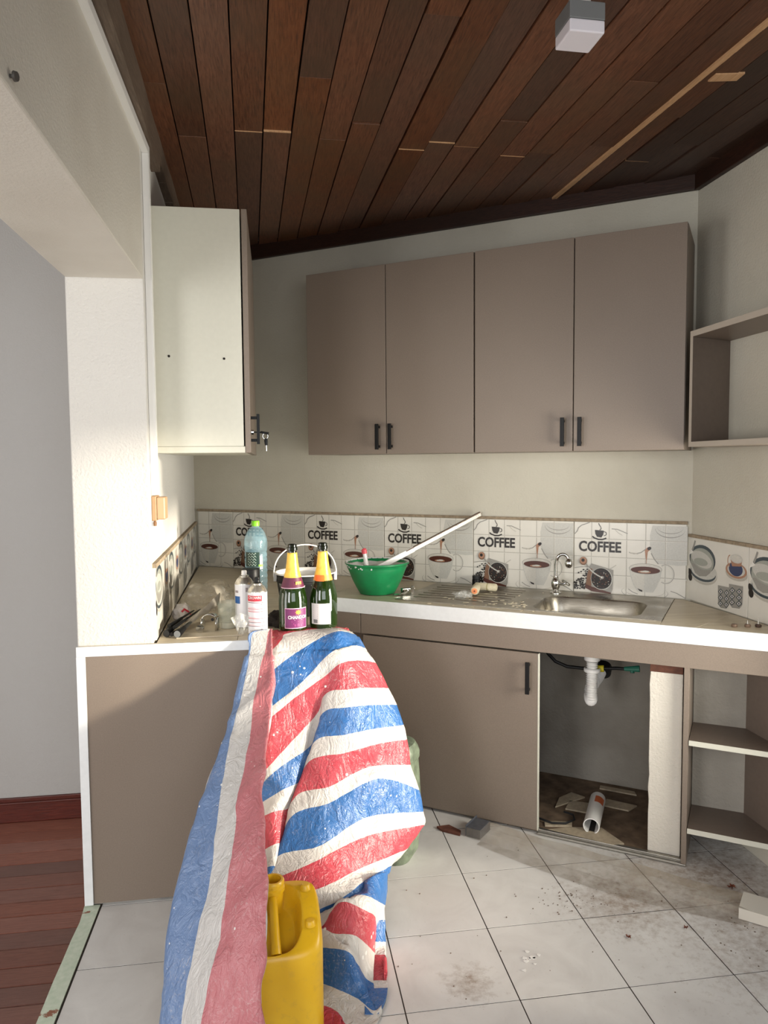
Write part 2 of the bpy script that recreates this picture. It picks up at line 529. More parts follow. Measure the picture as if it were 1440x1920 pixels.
b = MB()
for bx_ in ((2.25, 3.3, -0.05, 2.62), (-1.2, 1.17, -0.05, 2.62), (1.17, 1.77, 1.68, 2.62), (1.77, 2.25, 1.42, 2.62), (1.17, 1.98, -0.05, 0.10), (1.98, 2.25, -0.05, 1.11)):
    b.box(RX, RX + 0.14, *bx_)
wall_right = struct(b.build('wall_right', M['wall']), 'white plaster wall to the right of the sink behind the open shelf', 'wall')

b = MB()
b.box(-0.9, RX, -1.20, -1.08, -0.05, 0.85).box(-0.9, RX, -1.20, -1.08, 2.25, 2.62)
b.box(-0.9, -0.78, -1.20, -1.08, 0.85, 2.25).box(1.47, RX, -1.20, -1.08, 0.85, 2.25)
b.box(-3.0, -2.88, -1.20, -1.08, -0.05, 2.62).box(-2.88, -0.9, -1.20, -1.08, -0.05, 0.6).box(-2.88, -0.9, -1.20, -1.08, 2.25, 2.62).box(-1.7, -0.9, -1.20, -1.08, 0.6, 2.25)
struct(b.build('wall_front', M['wall']), 'white plaster wall with window openings behind the viewer', 'wall')

b = MB(); b.box(-3.0, -0.615, 3.10, 3.22, -0.08, 2.62)
struct(b.build('wall_hall', M['hall_wall']), 'smooth grey-white end wall of the next room seen through the opening', 'wall')
b = MB(); b.box(-3.12, -3.0, -1.2, 0.3, -0.08, 2.62).box(-3.12, -3.0, 1.5, 3.22, -0.08, 2.62).box(-3.12, -3.0, 0.3, 1.5, -0.08, 0.3).box(-3.12, -3.0, 0.3, 1.5, 1.8, 2.62)  # opening cut for the added soffit lamp
struct(b.build('wall_hall_left', M['hall_wall']), 'smooth grey-white far left wall of the next room', 'wall')
b = MB(); b.box(-3.0, -0.615, -1.2, 3.10, 2.56, 2.62)
struct(b.build('ceiling', M['hall_wall']), 'plain white ceiling of the next room', 'ceiling')

# baseboard of the next room: board with a stepped cap
b = MB(); b.box(-3.0, -0.616, 3.082, 3.10, -0.03, 0.052)
bb = struct(b.build('baseboard_hall', M['baseb'], bevel=0.003), 'dark red-brown wooden baseboard at the foot of the next room wall', 'baseboard')
b = MB(); b.box(-3.0, -0.616, 3.088, 3.10, 0.052, 0.068).box(-3.0, -0.616, 3.076, 3.10, 0.046, 0.054)
b.build('cap_moulding', M['baseb'], bb, bevel=0.002)

# ------------------------------------------------------------------ floors
b = MB(); b.box(-0.60, RX + 0.1, -1.2, 4.3, -0.08, -0.0012)
floor = struct(b.build('floor', M['grout']), 'square white floor tiles with dark joints and dried mud', 'floor')
tm = MB(); g = 0.0019
tm.box(g, 0.3035 - g, g, 0.3035 - g, -0.002, 0.0)
tile0 = None
X0, Y0, TS = 0.309, 1.778, 0.3035
for i in range(-3, 5):
    for j in range(-10, 4):
        x = X0 + i * TS; y = Y0 + j * TS
        if y > 1.2 and SD(x + TS / 2, y + TS / 2)[1] < 0.22 and not (i >= 4):
            continue
        if x < -0.56 or x + TS > RX:
            xx0 = max(x, -0.566); xx1 = min(x + TS, RX)
            if xx1 - xx0 < 0.02 or y > 2.9: continue
            e = MB(); e.box(xx0 - x + g, xx1 - x - g, g, TS - g, -0.002, 0.0)
            o = e.build('tile', M['tile'], floor, (x, y, 0))
        else:
            if tile0 is None:
                tile0 = tm.build('tile', M['tile'], floor, (x, y, 0)); o = tile0
            else:
                o = link_copy(tile0, floor, (x, y, random.uniform(-0.0006, 0.0006)))

# sunk hall floor of red boards
b = MB(); b.box(-3.0, -0.617, -1.2, 3.10, -0.10, -0.0345)
hf = struct(b.build('floor', M['gap']), 'worn red-brown wooden floorboards of the next room', 'floor')
y = 3.082; k = 0
while y > -1.1:
    wv = 0.0835 + random.uniform(-0.004, 0.004)
    e = MB(); e.box(-3.0, -0.622, -wv + 0.0055, 0, -0.0355, -0.030 + random.uniform(-0.0008, 0.0008))
    e.build('plank', M['hallfloor'], hf, (0, y, 0)); y -= wv

# worn threshold kerb
b = MB()
pts0 = []; n = 40
for i in range(n + 1):
    yy = -1.1 + 3.49 * i / n
    pts0.append((-0.6145 + 0.006 * noise.noise((yy * 9, 0, 1)), yy))
outer = pts0; inner = [(-0.570, p[1]) for p in pts0]
for i in range(n):
    q = [outer[i], inner[i], inner[i + 1], outer[i + 1]]
    b.prism(q, -0.05, 0.003)
struct(b.build('trim_1', M['curb']), 'pale green peeling kerb between the white tiles and the red floorboards', 'threshold')

# ------------------------------------------------------------------ boarded ceiling
b = MB(); b.box(-0.45, RX, -1.2, 4.3, 2.585, 2.62)
ceil = struct(b.build('ceiling', M['gap']), 'sloping kitchen ceiling of dark stained wooden boards', 'ceiling')
PW = 0.0945
SH = -0.0305


def plank(xc, y0, y1, dz):
    xa, xb = xc + 0.0018, xc + PW - 0.0018
    far = lambda x: 4.239 - (x + 0.437) * 0.6977 - 0.004
    yl_, yr_ = min(y1, far(xa + SH * (y1 - 2))), min(y1, far(xb + SH * (y1 - 2)))
    if yr_ - y0 < 0.05: return
    sx = lambda x, y: x + SH * (y - 2)
    poly = [(sx(xa, y0), y0), (sx(xb, y0), y0), (sx(xb, yr_), yr_), (sx(xa, yl_), yl_)]
    poly = [(max(-0.40, min(RX - 0.002, px)), py) for px, py in poly]
    if poly[1][0] - poly[0][0] < 0.003: return
    e = MB(); zs = [CZ(p[1]) + dz for p in poly]
    e.prism(poly, zs, [z + 0.014 for z in zs])
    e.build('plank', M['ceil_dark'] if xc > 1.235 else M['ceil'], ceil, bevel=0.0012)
    if y1 > 4 and 2.55 < y0 < 2.7 and random.random() < 0.65 and xa + SH * (y0 - 2) > -0.36:
        q = MB(); q.prism([(poly[0][0], y0 - 0.0035), (poly[1][0], y0 - 0.0035), (poly[1][0], y0 + 0.0005), (poly[0][0], y0 + 0.0005)], min(zs) - 0.0015, min(zs) + 0.006)
        q.build('pine_end', M['batten'], ceil)


xc = -0.375 - 2 * PW; k = 0
joints = [2.62, 1.95, 2.30, 2.66, 1.72, 2.60, 2.58, 2.20, 2.62, 2.48, 1.86, 2.66, 2.60, 2.62, 2.40, 2.68, 2.64, 2.1, 2.55, 2.3, 2.66, 2.5, 2.0, 2.6, 2.3]
while xc < RX + 0.1:
    j = joints[k % len(joints)]
    st = [-1.15, j - 1.9 + random.uniform(-0.2, 0.2), j, 4.4]
    for a, c in zip(st[:-1], st[1:]):
        plank(xc, a, c - 0.002, random.uniform(-0.004, 0.005))
    xc += PW; k += 1
# raw pine lath in the open joint, and the short raw patch beside it
b = MB()
pts = []
for i in range(41):
    yy = 1.0 + 2.12 * i / 40
    pts.append((1.2405 + SH * (yy - 1.77) - 0.005 * (yy - 1.77), yy, 0.0085 + 0.002 * noise.noise((yy * 7, 3, 0))))
for p, q in zip(pts[:-1], pts[1:]):
    b.prism([(p[0] - p[2], p[1]), (p[0] + p[2], p[1]), (q[0] + q[2], q[1]), (q[0] - q[2], q[1])], CZ(p[1]) - 0.007, CZ(p[1]) + 0.004)
tag(b.build('pine_lath', M['batten'], ceil), 'pale raw pine lath')
b = MB(); b.prism([(1.262, 2.02), (1.342, 2.005), (1.342, 2.045), (1.262, 2.06)], CZ(2) - 0.006, CZ(2) + 0.003)
tag(b.build('pine_patch', M['batten'], ceil), 'pale raw pine patch')

b = MB(); b.prism([P(-0.05, 0.0), P(2.565, 0.0), P(2.565, 0.022), P(-0.05, 0.022)], 2.458, 2.545)
struct(b.build('trim_2', M['cornice'], bevel=0.003), 'dark wooden cornice board along the top of the back wall', 'cornice')
b = MB(); b.box(RX - 0.022, RX - 0.0005, -1.05, 2.765, 2.455, 2.545)
struct(b.build('trim_3', M['cornice'], bevel=0.003), 'blackened wooden cornice board along the top of the right wall', 'cornice')
b = MB()
ys = [-1.0 + 5.1 * i / 50 for i in range(51)]
for ya, yb in zip(ys[:-1], ys[1:]):
    w = 0.030 + 0.010 * noise.noise((ya * 3, 1, 4)); w2 = 0.030 + 0.010 * noise.noise((yb * 3, 1, 4)); zb = 2.392 if yb < 2.72 else 2.43 + 0.01 * noise.noise((ya * 8, 2, 2))
    b.prism([(lx(ya) , ya), (lx(ya) + w, ya), (lx(yb) + w2, yb), (lx(yb), yb)], zb, CZ(ya) + 0.012)
struct(b.build('trim_4', M['beam']), 'rough grey-brown beam where the ceiling boards meet the left wall', 'beam')

# ------------------------------------------------------------------ decorated splash-back tiles


class Print(MB):
    """flat glaze print: shapes in tile coordinates (u right, v up), stacked in thin layers"""
    def __init__(s, u0, u1, H):
        super().__init__(); s.L = 0; s.u0 = u0; s.u1 = u1; s.H = H

    def poly(s, pts, col, lay=None):
        s.L += 1
        y = -0.0002 - 0.00003 * s.L
        pts = [(min(max(u, s.u0 + 0.001), s.u1 - 0.001), min(max(v, 0.001), s.H - 0.001)) for u, v in pts]
        s.add([(u, y, v) for u, v in pts], [tuple(range(len(pts)))], PI[col])

    def strip(s, A, B, col):
        s.L += 1; y = -0.0002 - 0.00003 * s.L; n = len(A)
        cl = lambda p: (min(max(p[0], s.u0 + 0.001), s.u1 - 0.001), y, min(max(p[1], 0.001), s.H - 0.001))
        s.add([cl(p) for p in A] + [cl(p) for p in B], [(i, i + 1, n + i + 1, n + i) for i in range(n - 1)], PI[col])

    def ell(s, cu_, cv, ru, rv, col, rot=0.0, seg=28):
        s.poly([(cu_ + ru * cos(a) * cos(rot) - rv * sin(a) * sin(rot), cv + ru * cos(a) * sin(rot) + rv * sin(a) * cos(rot)) for a in [2 * pi * i / seg for i in range(seg)]], col)

    def ring(s, cu_, cv, ru, rv, w, col, a0=0, a1=360, seg=30, taper=False):
        A = []; B = []
        for i in range(seg + 1):
            a = radians(a0 + (a1 - a0) * i / seg); ww = w * (sin(pi * i / seg) * 0.9 + 0.1) if taper else w
            A.append((cu_ + ru * cos(a), cv + rv * sin(a))); B.append((cu_ + (ru - ww) * cos(a), cv + (rv - ww) * sin(a)))
        s.strip(A, B, col)

    def line(s, pts, w, col):
        A = []; B = []
        for i, p in enumerate(pts):
            a = Vector(pts[max(i - 1, 0)]); c = Vector(pts[min(i + 1, len(pts) - 1)]); t = (c - a).normalized(); nn = Vector((-t.y, t.x)) * (w / 2)
            A.append((p[0] + nn.x, p[1] + nn.y)); B.append((p[0] - nn.x, p[1] - nn.y))
        s.strip(A, B, col)

    def text(s, body, cu_, cv, size, col, bold, sx=1.0):
        s.L += 1; y = -0.0002 - 0.00003 * s.L
        vs, fs = text_mesh(body, size, bold)
        s.add([(cu_ + x * sx, y, cv + z) for x, z, _ in vs], fs, PI[col])


CTW, CTH = 0.4560, 0.305
U = lambda px: (px - 65) / 1350 * CTW
Vv = lambda py: CTH - (py - 105) / 905 * CTH


def coffee_print(part):
    u0, u1 = {'full': (0, CTW), 'cup': (0.213, CTW)}[part]
    p = Print(u0, u1, CTH)
    q = lambda *pts: [(U(x), Vv(y)) for x, y in pts]
    rnd = random.Random(11)
    # jug in pale grey behind everything
    p.poly(q((1010, 130), (1410, 130), (1410, 600), (1300, 612), (1180, 600), (1090, 600), (1030, 520), (985, 440), (985, 250)), 'pale_grey')
    for gx in (285, 500, 712, 935, 1165):
        p.line(q((gx, 108), (gx, 1005)), 0.0035, 'groove_grey'); p.line(q((gx + 8, 108), (gx + 8, 1005)), 0.0012, 'highlight')
    for gy in (318, 545, 770):
        p.line(q((66, gy), (1414, gy)), 0.0035, 'groove_grey'); p.line(q((66, gy + 7), (1414, gy + 7)), 0.0012, 'highlight')
    p.ring(U(1215), Vv(165), 0.058, 0.038, 0.004, 'mid_grey', 180, 345, taper=True)
    p.ring(U(1215), Vv(150), 0.050, 0.026, 0.003, 'mid_grey', 185, 350, taper=True)
    p.line(q((1000, 470), (1040, 545), (1085, 600)), 0.004, 'mid_grey')
    p.line(q((740, 470), (800, 488), (880, 470), (940, 420)), 0.0035, 'mid_grey')
    p.line(q((750, 478), (850, 485)), 0.005, 'groove_grey')
    # spout and the thin stream of coffee
    p.poly(q((925, 440), (950, 405), (985, 390), (1000, 405), (990, 430), (955, 462), (930, 462)), 'tan')
    p.ell(U(978), Vv(413), 0.0085, 0.0065, 'ink_black', 0.6)
    p.poly(q((928, 462), (962, 455), (950, 560), (942, 560)), 'tan'); p.line(q((946, 520), (946, 690)), 0.0022, 'tan')
    # the cup on its saucer
    p.ring(U(930), Vv(960), 0.092, 0.030, 0.003, 'mid_grey', 150, 390, taper=True)
    p.ring(U(930), Vv(945), 0.078, 0.024, 0.003, 'groove_grey', 160, 380, taper=True)
    p.ring(U(1170), Vv(720), 0.034, 0.040, 0.0065, 'mid_grey', -120, 120)
    p.ring(U(1170), Vv(720), 0.032, 0.038, 0.0045, 'cup_white', -120, 120)
    p.poly(q((745, 670), (1128, 670), (1110, 780), (1070, 880), (1030, 955), (850, 955), (800, 880), (765, 780)), 'pale_grey')
    p.poly(q((760, 700), (930, 720), (920, 950), (860, 950), (810, 880), (775, 780)), 'cup_white')
    p.ell(U(936), Vv(668), 0.0652, 0.0225, 'mid_grey'); p.ell(U(936), Vv(668), 0.0635, 0.0208, 'cup_white')
    p.ell(U(936), Vv(684), 0.058, 0.0150, 'coffee_brown')
    p.ell(U(925), Vv(706), 0.026, 0.0055, 'tan'); p.ell(U(940), Vv(700), 0.014, 0.004, 'cup_white'); p.ell(U(905), Vv(704), 0.010, 0.003, 'cup_white')
    p.poly(q((845, 915), (905, 935), (905, 955), (870, 945)), 'ink_black')
    p.line(q((740, 930), (790, 965), (850, 985)), 0.003, 'mid_grey')
    p.line(q((1230, 925), (1300, 945), (1400, 1000)), 0.003, 'mid_grey')
    if part == 'full':
        p.line(q((75, 262), (105, 225), (120, 185), (160, 150), (215, 130), (260, 112)), 0.004, 'mid_grey')
        p.line(q((530, 186), (600, 190), (660, 215), (722, 240)), 0.0035, 'mid_grey'); p.line(q((570, 195), (610, 235), (660, 262)), 0.002, 'groove_grey')
        p.line(q((75, 700), (150, 685), (230, 680)), 0.003, 'mid_grey'); p.line(q((520, 690), (590, 640)), 0.003, 'groove_grey')
        # cup emblem
        p.line(q((370, 118), (378, 140), (396, 165), (402, 185), (385, 208)), 0.0028, 'ink_black')
        p.poly(q((325, 206), (436, 212), (428, 262), (405, 300), (352, 292), (332, 255)), 'ink_black')
        p.ring(U(442), Vv(250), 0.0095, 0.0095, 0.0028, 'ink_black', -110, 110)
        p.line(q((294, 288), (320, 308), (370, 325), (420, 324), (466, 306)), 0.0062, 'ink_black')
        p.text('COFFEE', U(386), Vv(423), 0.0605, 'ink_black', 0.0018, 0.84)
        # spilled beans
        for i in range(85):
            a = rnd.random(); b_ = rnd.random()
            x = 72 + 165 * a; y = 965 - 225 * b_ * (0.35 + 0.65 * a)
            p.ell(U(x), Vv(y), 0.0040, 0.0028, 'ink_black', rnd.random() * 3, 7)
        for x, y in ((190, 718), (236, 712), (160, 745), (215, 735), (128, 760)):
            p.ell(U(x), Vv(y), 0.0042, 0.003, 'ink_black', 0.5, 8)
        # grinder
        p.poly(q((286, 632), (556, 704), (548, 950), (530, 1006), (300, 985), (218, 945), (236, 770), (262, 690)), 'mid_grey')
        p.poly(q((262, 690), (300, 700), (285, 985), (215, 940), (238, 770)), 'wood_brown'); p.poly(q((215, 900), (300, 930), (530, 990), (528, 1006), (300, 990), (215, 950)), 'coffee_brown')
        p.ell(U(415), Vv(822), 0.0450, 0.0475, 'pale_grey'); p.ell(U(412), Vv(820), 0.0425, 0.0450, 'ink_black')
        for i in range(70):
            a = rnd.random() * 2 * pi; r = sqrt(rnd.random()) * 0.038
            p.ell(U(412) + r * cos(a), Vv(820) + r * sin(a), 0.0026, 0.0016, rnd.choice(['coffee_brown', 'coffee_brown', 'groove_grey', 'wood_brown']), rnd.random() * 3, 6)
        p.line(q((246, 682), (300, 735), (360, 775), (420, 805)), 0.0052, 'pale_grey'); p.ell(U(422), Vv(806), 0.0075, 0.0065, 'mid_grey'); p.ell(U(418), Vv(802), 0.0035, 0.003, 'highlight')
        p.line(q((222, 640), (250, 684)), 0.006, 'mid_grey')
        p.ell(U(188), Vv(605), 0.0155, 0.0180, 'wood_brown'); p.ell(U(186), Vv(598), 0.0135, 0.0145, 'tan'); p.ell(U(184), Vv(595), 0.0068, 0.0072, 'ink_black')
    return p


print_full = coffee_print('full'); print_cup = coffee_print('cup')
TH = 0.007


def splash_tile(parent, w, H, loc, rz, pr, name='tile', shift=0.0, mesh=None):
    e = MB(); e.box(0.001, w - 0.001, -TH, 0, 0.001, H - 0.001)
    o = e.build(name, M['glaze'], parent, loc, rz, bevel=0.0012)
    if mesh is None:
        q = pr.build('print', PM, o, (-shift, -TH, 0), fix=False)
    else:
        q = bpy.data.objects.new('print', mesh); COL.objects.link(q); q.parent = o; q.location = (-shift, -TH, 0)
    return o, q


ZB = HC + 0.001
mesh_full = None
for k in range(5):
    s0 = 0.2665 + 0.4575 * k
    if k == 4: w = 2.548 - s0
    else: w = 0.456
    x, y = P(s0, 0.0)
    _, q = splash_tile(wall_back, w, CTH, (x, y, ZB), RB, print_full, mesh=mesh_full)
    mesh_full = q.data
x, y = P(0.0225, 0.0)
splash_tile(wall_back, 0.243, CTH, (x, y, ZB), RB, print_cup, shift=0.213)
b = MB(); b.prism([P(0.02, 0.0), P(2.55, 0.0), P(2.55, 0.010), P(0.02, 0.0095)], ZB + CTH, ZB + CTH + 0.012)
tag(b.build('mortar_ledge', M['ledge'], wall_back), 'dusty brown mortar ledge')

BTW, BTH = 0.385, 0.255
BU = lambda px: (px - 185) / 885 * BTW
BV = lambda py, px=600: BTH - (py - (60 + (px - 185) * 0.147)) / (915 + (px - 185) * 0.145) * BTH


def bowl_print(w):
    p = Print(0, w, BTH)
    q = lambda *pts: [(BU(x), BV(y, x)) for x, y in pts]
    E = lambda x, y, rx, ry, c, rot=0: p.ell(BU(x), BV(y, x), rx / 885 * BTW, ry / 930 * BTH, c, rot)
    E(430, 600, 215, 160, 'groove_grey'); E(425, 575, 218, 150, 'pale_grey'); E(425, 590, 200, 125, 'navy_grey'); E(430, 560, 195, 120, 'pale_grey')
    E(410, 390, 205, 205, 'navy_grey'); E(405, 420, 185, 188, 'bowl_grey')
    p.poly(q((235, 450), (570, 440), (540, 590), (480, 640), (370, 640), (300, 590)), 'mid_grey')
    E(400, 400, 178, 130, 'bowl_grey', -0.15); E(400, 395, 165, 112, 'pale_grey', -0.15); E(390, 430, 110, 55, 'bowl_grey')
    p.poly(q((190, 325), (235, 245), (270, 285), (240, 305)), 'highlight'); p.line(q((250, 255), (275, 190), (295, 118)), 0.010, 'mid_grey')
    E(215, 580, 26, 60, 'ink_black', 0.5); E(225, 650, 32, 58, 'ink_black', 0.3)
    # espresso cup
    E(915, 590, 150, 95, 'groove_grey'); E(910, 540, 145, 105, 'tan'); E(910, 535, 120, 84, 'pale_grey'); E(905, 520, 95, 95, 'navy_blue')
    p.poly(q((830, 380), (995, 380), (975, 480), (855, 480)), 'tan'); E(912, 370, 84, 60, 'pale_grey'); E(912, 368, 70, 46, 'cup_white')
    p.ring(BU(825), BV(400, 825), 0.016, 0.022, 0.004, 'tan', 90, 270)
    # two patterned mitts
    for (x0, x1, y0, y1) in ((660, 830, 765, 1110), (820, 1010, 740, 1100)):
        p.poly(q((x0, y0), (x1, y0 + 30), (x1 - 5, y1 - 60), (x1 - 40, y1), (x0 + 50, y1 - 10), (x0 + 8, y1 - 70)), 'mid_grey')
        wv = (x1 - x0) / 2
        for r in range(3):
            for c in range(2):
                cx = x0 + wv * (c + 0.5); cy = y0 + 95 + r * 88 + c * 14
                p.poly(q((cx, cy - 48), (cx + wv * 0.46, cy), (cx, cy + 48), (cx - wv * 0.46, cy)), 'navy_grey')
                p.poly(q((cx, cy - 30), (cx + wv * 0.30, cy), (cx, cy + 30), (cx - wv * 0.30, cy)), 'cup_white')
                p.ell(BU(cx), BV(cy, cx), 0.004, 0.004, 'navy_blue', 0, 8)
    return p


mb_ = None
for k in range(3):
    w = BTW if k < 2 else 0.08
    y = 2.780 - k * (BTW + 0.0015)
    if k == 2:
        e = MB(); e.box(0.001, w - 0.001, -TH, 0, 0.001, BTH - 0.001); e.build('tile', M['glaze'], wall_right, (RX, y, ZB), -pi / 2, bevel=0.0012)
    else:
        o, q = splash_tile(wall_right, w, BTH, (RX, y, ZB), -pi / 2, bowl_print(BTW), mesh=mb_); mb_ = q.data
b = MB(); b.box(RX - 0.013, RX, 1.93, 2.775, ZB + BTH, ZB + BTH + 0.012)
tag(b.build('mortar_ledge', M['ledge'], wall_right), 'dusty brown mortar ledge')
RL = atan2(1.839, -0.052)
for k in range(5):
    y = 2.425 + k * (BTW + 0.0015); w = BTW if k < 4 else 0.235
    if k == 4:
        o, q = splash_tile(wall_left, w, BTH - 0.02, (lx(y), y, ZB), RL, bowl_print(0.235)); q['kind'] = 'stuff'
    else:
        splash_tile(wall_left, w, BTH - 0.02, (lx(y), y, ZB), RL, None, mesh=mb_)
b = MB(); b.prism([(lx(2.42), 2.42), (lx(2.42) + 0.013, 2.42), (lx(4.2) + 0.013, 4.2), (lx(4.2), 4.2)], ZB + BTH - 0.02, ZB + BTH - 0.006)
tag(b.build('mortar_ledge', M['ledge'], wall_left), 'sunlit mortar ledge')

# ------------------------------------------------------------------ kitchen units
M['edge'] = plain('pale_edge_band', (186, 176, 162), 0.45)


def bar_handle(parent, loc, rz, L=0.110):
    """black rectangular bar on two posts; local x along the door, -y towards the room"""
    e = MB(); e.box(-0.0075, 0.0075, -0.030, -0.021, 0, L).box(-0.0045, 0.0045, -0.020, 0, 0.008, 0.018).box(-0.0045, 0.0045, -0.020, 0, L - 0.018, L - 0.008)
    return e.build('handle', M['black'], parent, loc, rz, bevel=0.001)


# four-door wall cabinets on the back wall: two units of two doors
for k, (s0, lab) in enumerate(((0.957, 'left taupe two-door wall cabinet on the back wall, next to the bare corner'), (1.7585, 'right taupe two-door wall cabinet on the back wall, above the sink'))):
    x, y = P(s0, 0.0)
    t = thing('wall_cabinet', lab, 'cabinet', (x, y, 1.441), RB, 'taupe wall cabinets above the splash-back')
    e = MB(); W_ = 0.7985
    e.box(0, 0.016, -0.312, -0.001, 0, 0.807); e.box(W_ - 0.016, W_, -0.312, -0.001, 0, 0.807)
    e.box(0.016, W_ - 0.016, -0.312, -0.001, 0.791, 0.807); e.box(0.016, W_ - 0.016, -0.312, -0.001, 0, 0.016); e.box(0.016, W_ - 0.016, -0.006, -0.001, 0.016, 0.791)
    e.box(0.016, W_ - 0.016, -0.29, -0.006, 0.39, 0.406)
    e.build('carcass', M['lam'], t)
    for j in range(2):
        d = MB(); d.box(0.0015 + j * 0.3995, 0.3975 + j * 0.3995, -0.331, -0.3135, 0.0, 0.807)
        dd = d.build('door', M['lam'], t, bevel=0.0012)
        hs = (0.365, 0.426) if k == 0 else (0.363, 0.4285)
        bar_handle(dd, (hs[j], -0.331, 0.019), 0)

# white wall cabinet on the left wall, seen from its side
t = thing('wall_cabinet', 'tall white-sided wall cabinet on the left wall with a key in its door', 'cabinet', (0, 2.58, 1.440))
e = MB()
e.box(-0.386, -0.098, 0, 0.018, 0.022, 0.810)
e.build('side_panel', M['white_board'], t, bevel=0.001)
e = MB(); e.box(-0.386, -0.098, 0.782, 0.80, 0.022, 0.810); e.build('side_panel', M['white_board'], t)
e = MB(); e.box(-0.388, -0.094, -0.001, 0.80, 0, 0.0215); e.build('bottom_panel', M['white_board'], t, bevel=0.001)
e = MB(); e.box(-0.386, -0.098, 0.018, 0.782, 0.792, 0.810); e.build('top_panel', M['white_board'], t)
e = MB(); e.prism([(-0.389, 0.018), (-0.383, 0.018), (-0.400, 0.782), (-0.406, 0.782)], 0.0215, 0.79); e.build('back_panel', M['white_board'], t)
for c in ((-0.338, 0.322), (-0.158, 0.316)):
    e = MB(); e.tube([(c[0], 0.002, c[1]), (c[0], -0.0015, c[1])], 0.0042, 12); tag(e.build('screw_hole', M['gap'], t), 'small dark screw hole')
for j in range(2):
    d = MB(); d.box(-0.093, -0.0745, 0.001 + j * 0.400, 0.398 + j * 0.400, 0.0, 0.812)
    dd = tag(d.build('door', M['lam'], t, bevel=0.0012), 'taupe door seen edge-on')
    if j == 0:
        e = MB(); e.box(-0.0445, -0.0545, 0.030, 0.041, 0.030, 0.133).box(-0.0745, -0.0545, 0.031, 0.040, 0.038, 0.048).box(-0.0745, -0.0545, 0.031, 0.040, 0.115, 0.125)
        e.build('handle', M['black'], dd, bevel=0.001)
        e = MB(); e.tube([(-0.0745, 0.060, 0.072), (-0.066, 0.060, 0.072)], 0.009, 14); e.build('lock', M['chrome'], dd)
# key in the lock with its twin hanging from the ring
t = thing('key', 'black-headed key hanging from the lock of the left wall cabinet', 'key', (-0.066, 2.64, 1.512))
e = MB(); e.tube([(0, 0, 0), (0.028, 0, -0.001)], 0.0025, 8); e.tube([(0.024, 0, 0.0), (0.052, 0, -0.005)], [0.004, 0.0042], 10, sq=2.2); e.build('bow', M['black'], t, smooth=True)
e = MB(); e.tube([(0.040 + 0.009 * cos(a), 0, -0.014 + 0.010 * sin(a)) for a in [2 * pi * i / 16 for i in range(17)]], 0.0007, 6, False); e.build('ring', M['chrome'], t)
e = MB(); e.tube([(0.042, 0, -0.022), (0.042, 0, -0.030), (0.043, 0, -0.046)], [0.005, 0.0062, 0.005], 10, sq=0.5); e.build('bow', M['black'], t, smooth=True)
e = MB(); e.tube([(0.043, 0, -0.046), (0.0435, 0, -0.066)], 0.0022, 8); e.build('blade', M['chrome'], t)

# open shelf on the right wall
t = thing('wall_shelf', 'taupe open box shelf on the right wall beside the cabinets', 'shelf', (RX, 2.478, 1.450))
dx = -(RX - 1.472)
e = MB(); e.prism([(dx, 0), (0, 0.078), (0, -0.70), (dx, -0.70)], 0.388, 0.408); tb = e.build('top_board', M['lam'], t, bevel=0.001)
e = MB(); e.box(dx - 0.001, dx, -0.70, 0.0, 0.388, 0.408); tag(e.build('edge_band', M['edge'], tb), 'pale edge band')
e = MB(); e.prism([(dx, 0), (0, 0.078), (0, -0.70), (dx, -0.70)], 0, 0.018); tb = e.build('bottom_board', M['lam'], t, bevel=0.001)
e = MB(); e.box(dx - 0.001, dx, -0.70, 0.0, 0.0, 0.018); tag(e.build('edge_band', M['edge'], tb), 'pale edge band')
e = MB(); e.prism([(dx, 0), (0, 0.078), (0, 0.062), (dx, -0.016)], 0.018, 0.388); ep = e.build('end_panel', M['lam_dark'], t, bevel=0.001)  # darker board paints in the shade inside the shelf
e = MB(); e.box(dx - 0.001, dx, -0.016, 0.0, 0.018, 0.388); tag(e.build('edge_band', M['edge'], ep), 'pale edge band')
e = MB(); e.box(dx, 0, -0.716, -0.70, 0, 0.408); e.build('end_panel', M['lam'], t, bevel=0.001)

# worktop: tiled slabs over two legs, white edging
LX0, LX1, LY0 = -0.383, 0.200, 2.384
wt = thing('worktop', 'beige tiled L-shaped worktop with a white front edge', 'worktop', (LX0, LY0, 0))


def wprism(poly, z0=HC - 0.028, z1=HC, name='slab', mat='worktile', bev=0.0012):
    e = MB(); e.prism([(p[0] - LX0, p[1] - LY0) for p in poly], z0, z1)
    return e.build(name, M[mat], wt, bevel=bev)


xs_ = lambda y: lx(y) + 0.0095
sL1 = (LX1 + 0.437 + 0.5722 * FD) / 0.8201          # s where the sink front meets the leg's right edge
jy = 4.239 - 0.5722 * sL1 - 0.8201 * FD
front = FD - 0.001
wprism([(-0.612, 2.386), (-0.124, 2.386), (-0.124, 2.399), (-0.612, 2.399)], name='slab')
wprism([(xs_(2.4), 2.400), (-0.1245, 2.400), (-0.1245, 2.86), (xs_(2.86), 2.86)])
wprism([(-0.1235, 2.386), (-0.045, 2.386), (-0.045, 2.414), (LX1 - 0.012, 2.414), (LX1, 2.426), (LX1, 2.86), (-0.1235, 2.86)])
wprism([(xs_(2.861), 2.861), (LX1, 2.861), (LX1, jy), (xs_(jy), jy)])
wprism([(xs_(jy), jy + 0.001), (LX1, jy + 0.001), P(sL1, 0.010), P(0.03, 0.010)])
wprism([P(sL1 + 0.001, 0.010), P(1.468, 0.010), P(1.468, front), P(sL1 + 0.001, front)])
wprism([P(1.469, 0.490), P(2.506, 0.490), P(2.506, front), P(1.469, front)])
wprism([P(1.469, 0.010), P(2.506, 0.010), P(2.506, 0.029), P(1.469, 0.029)])
sq = lambda y: (y, )
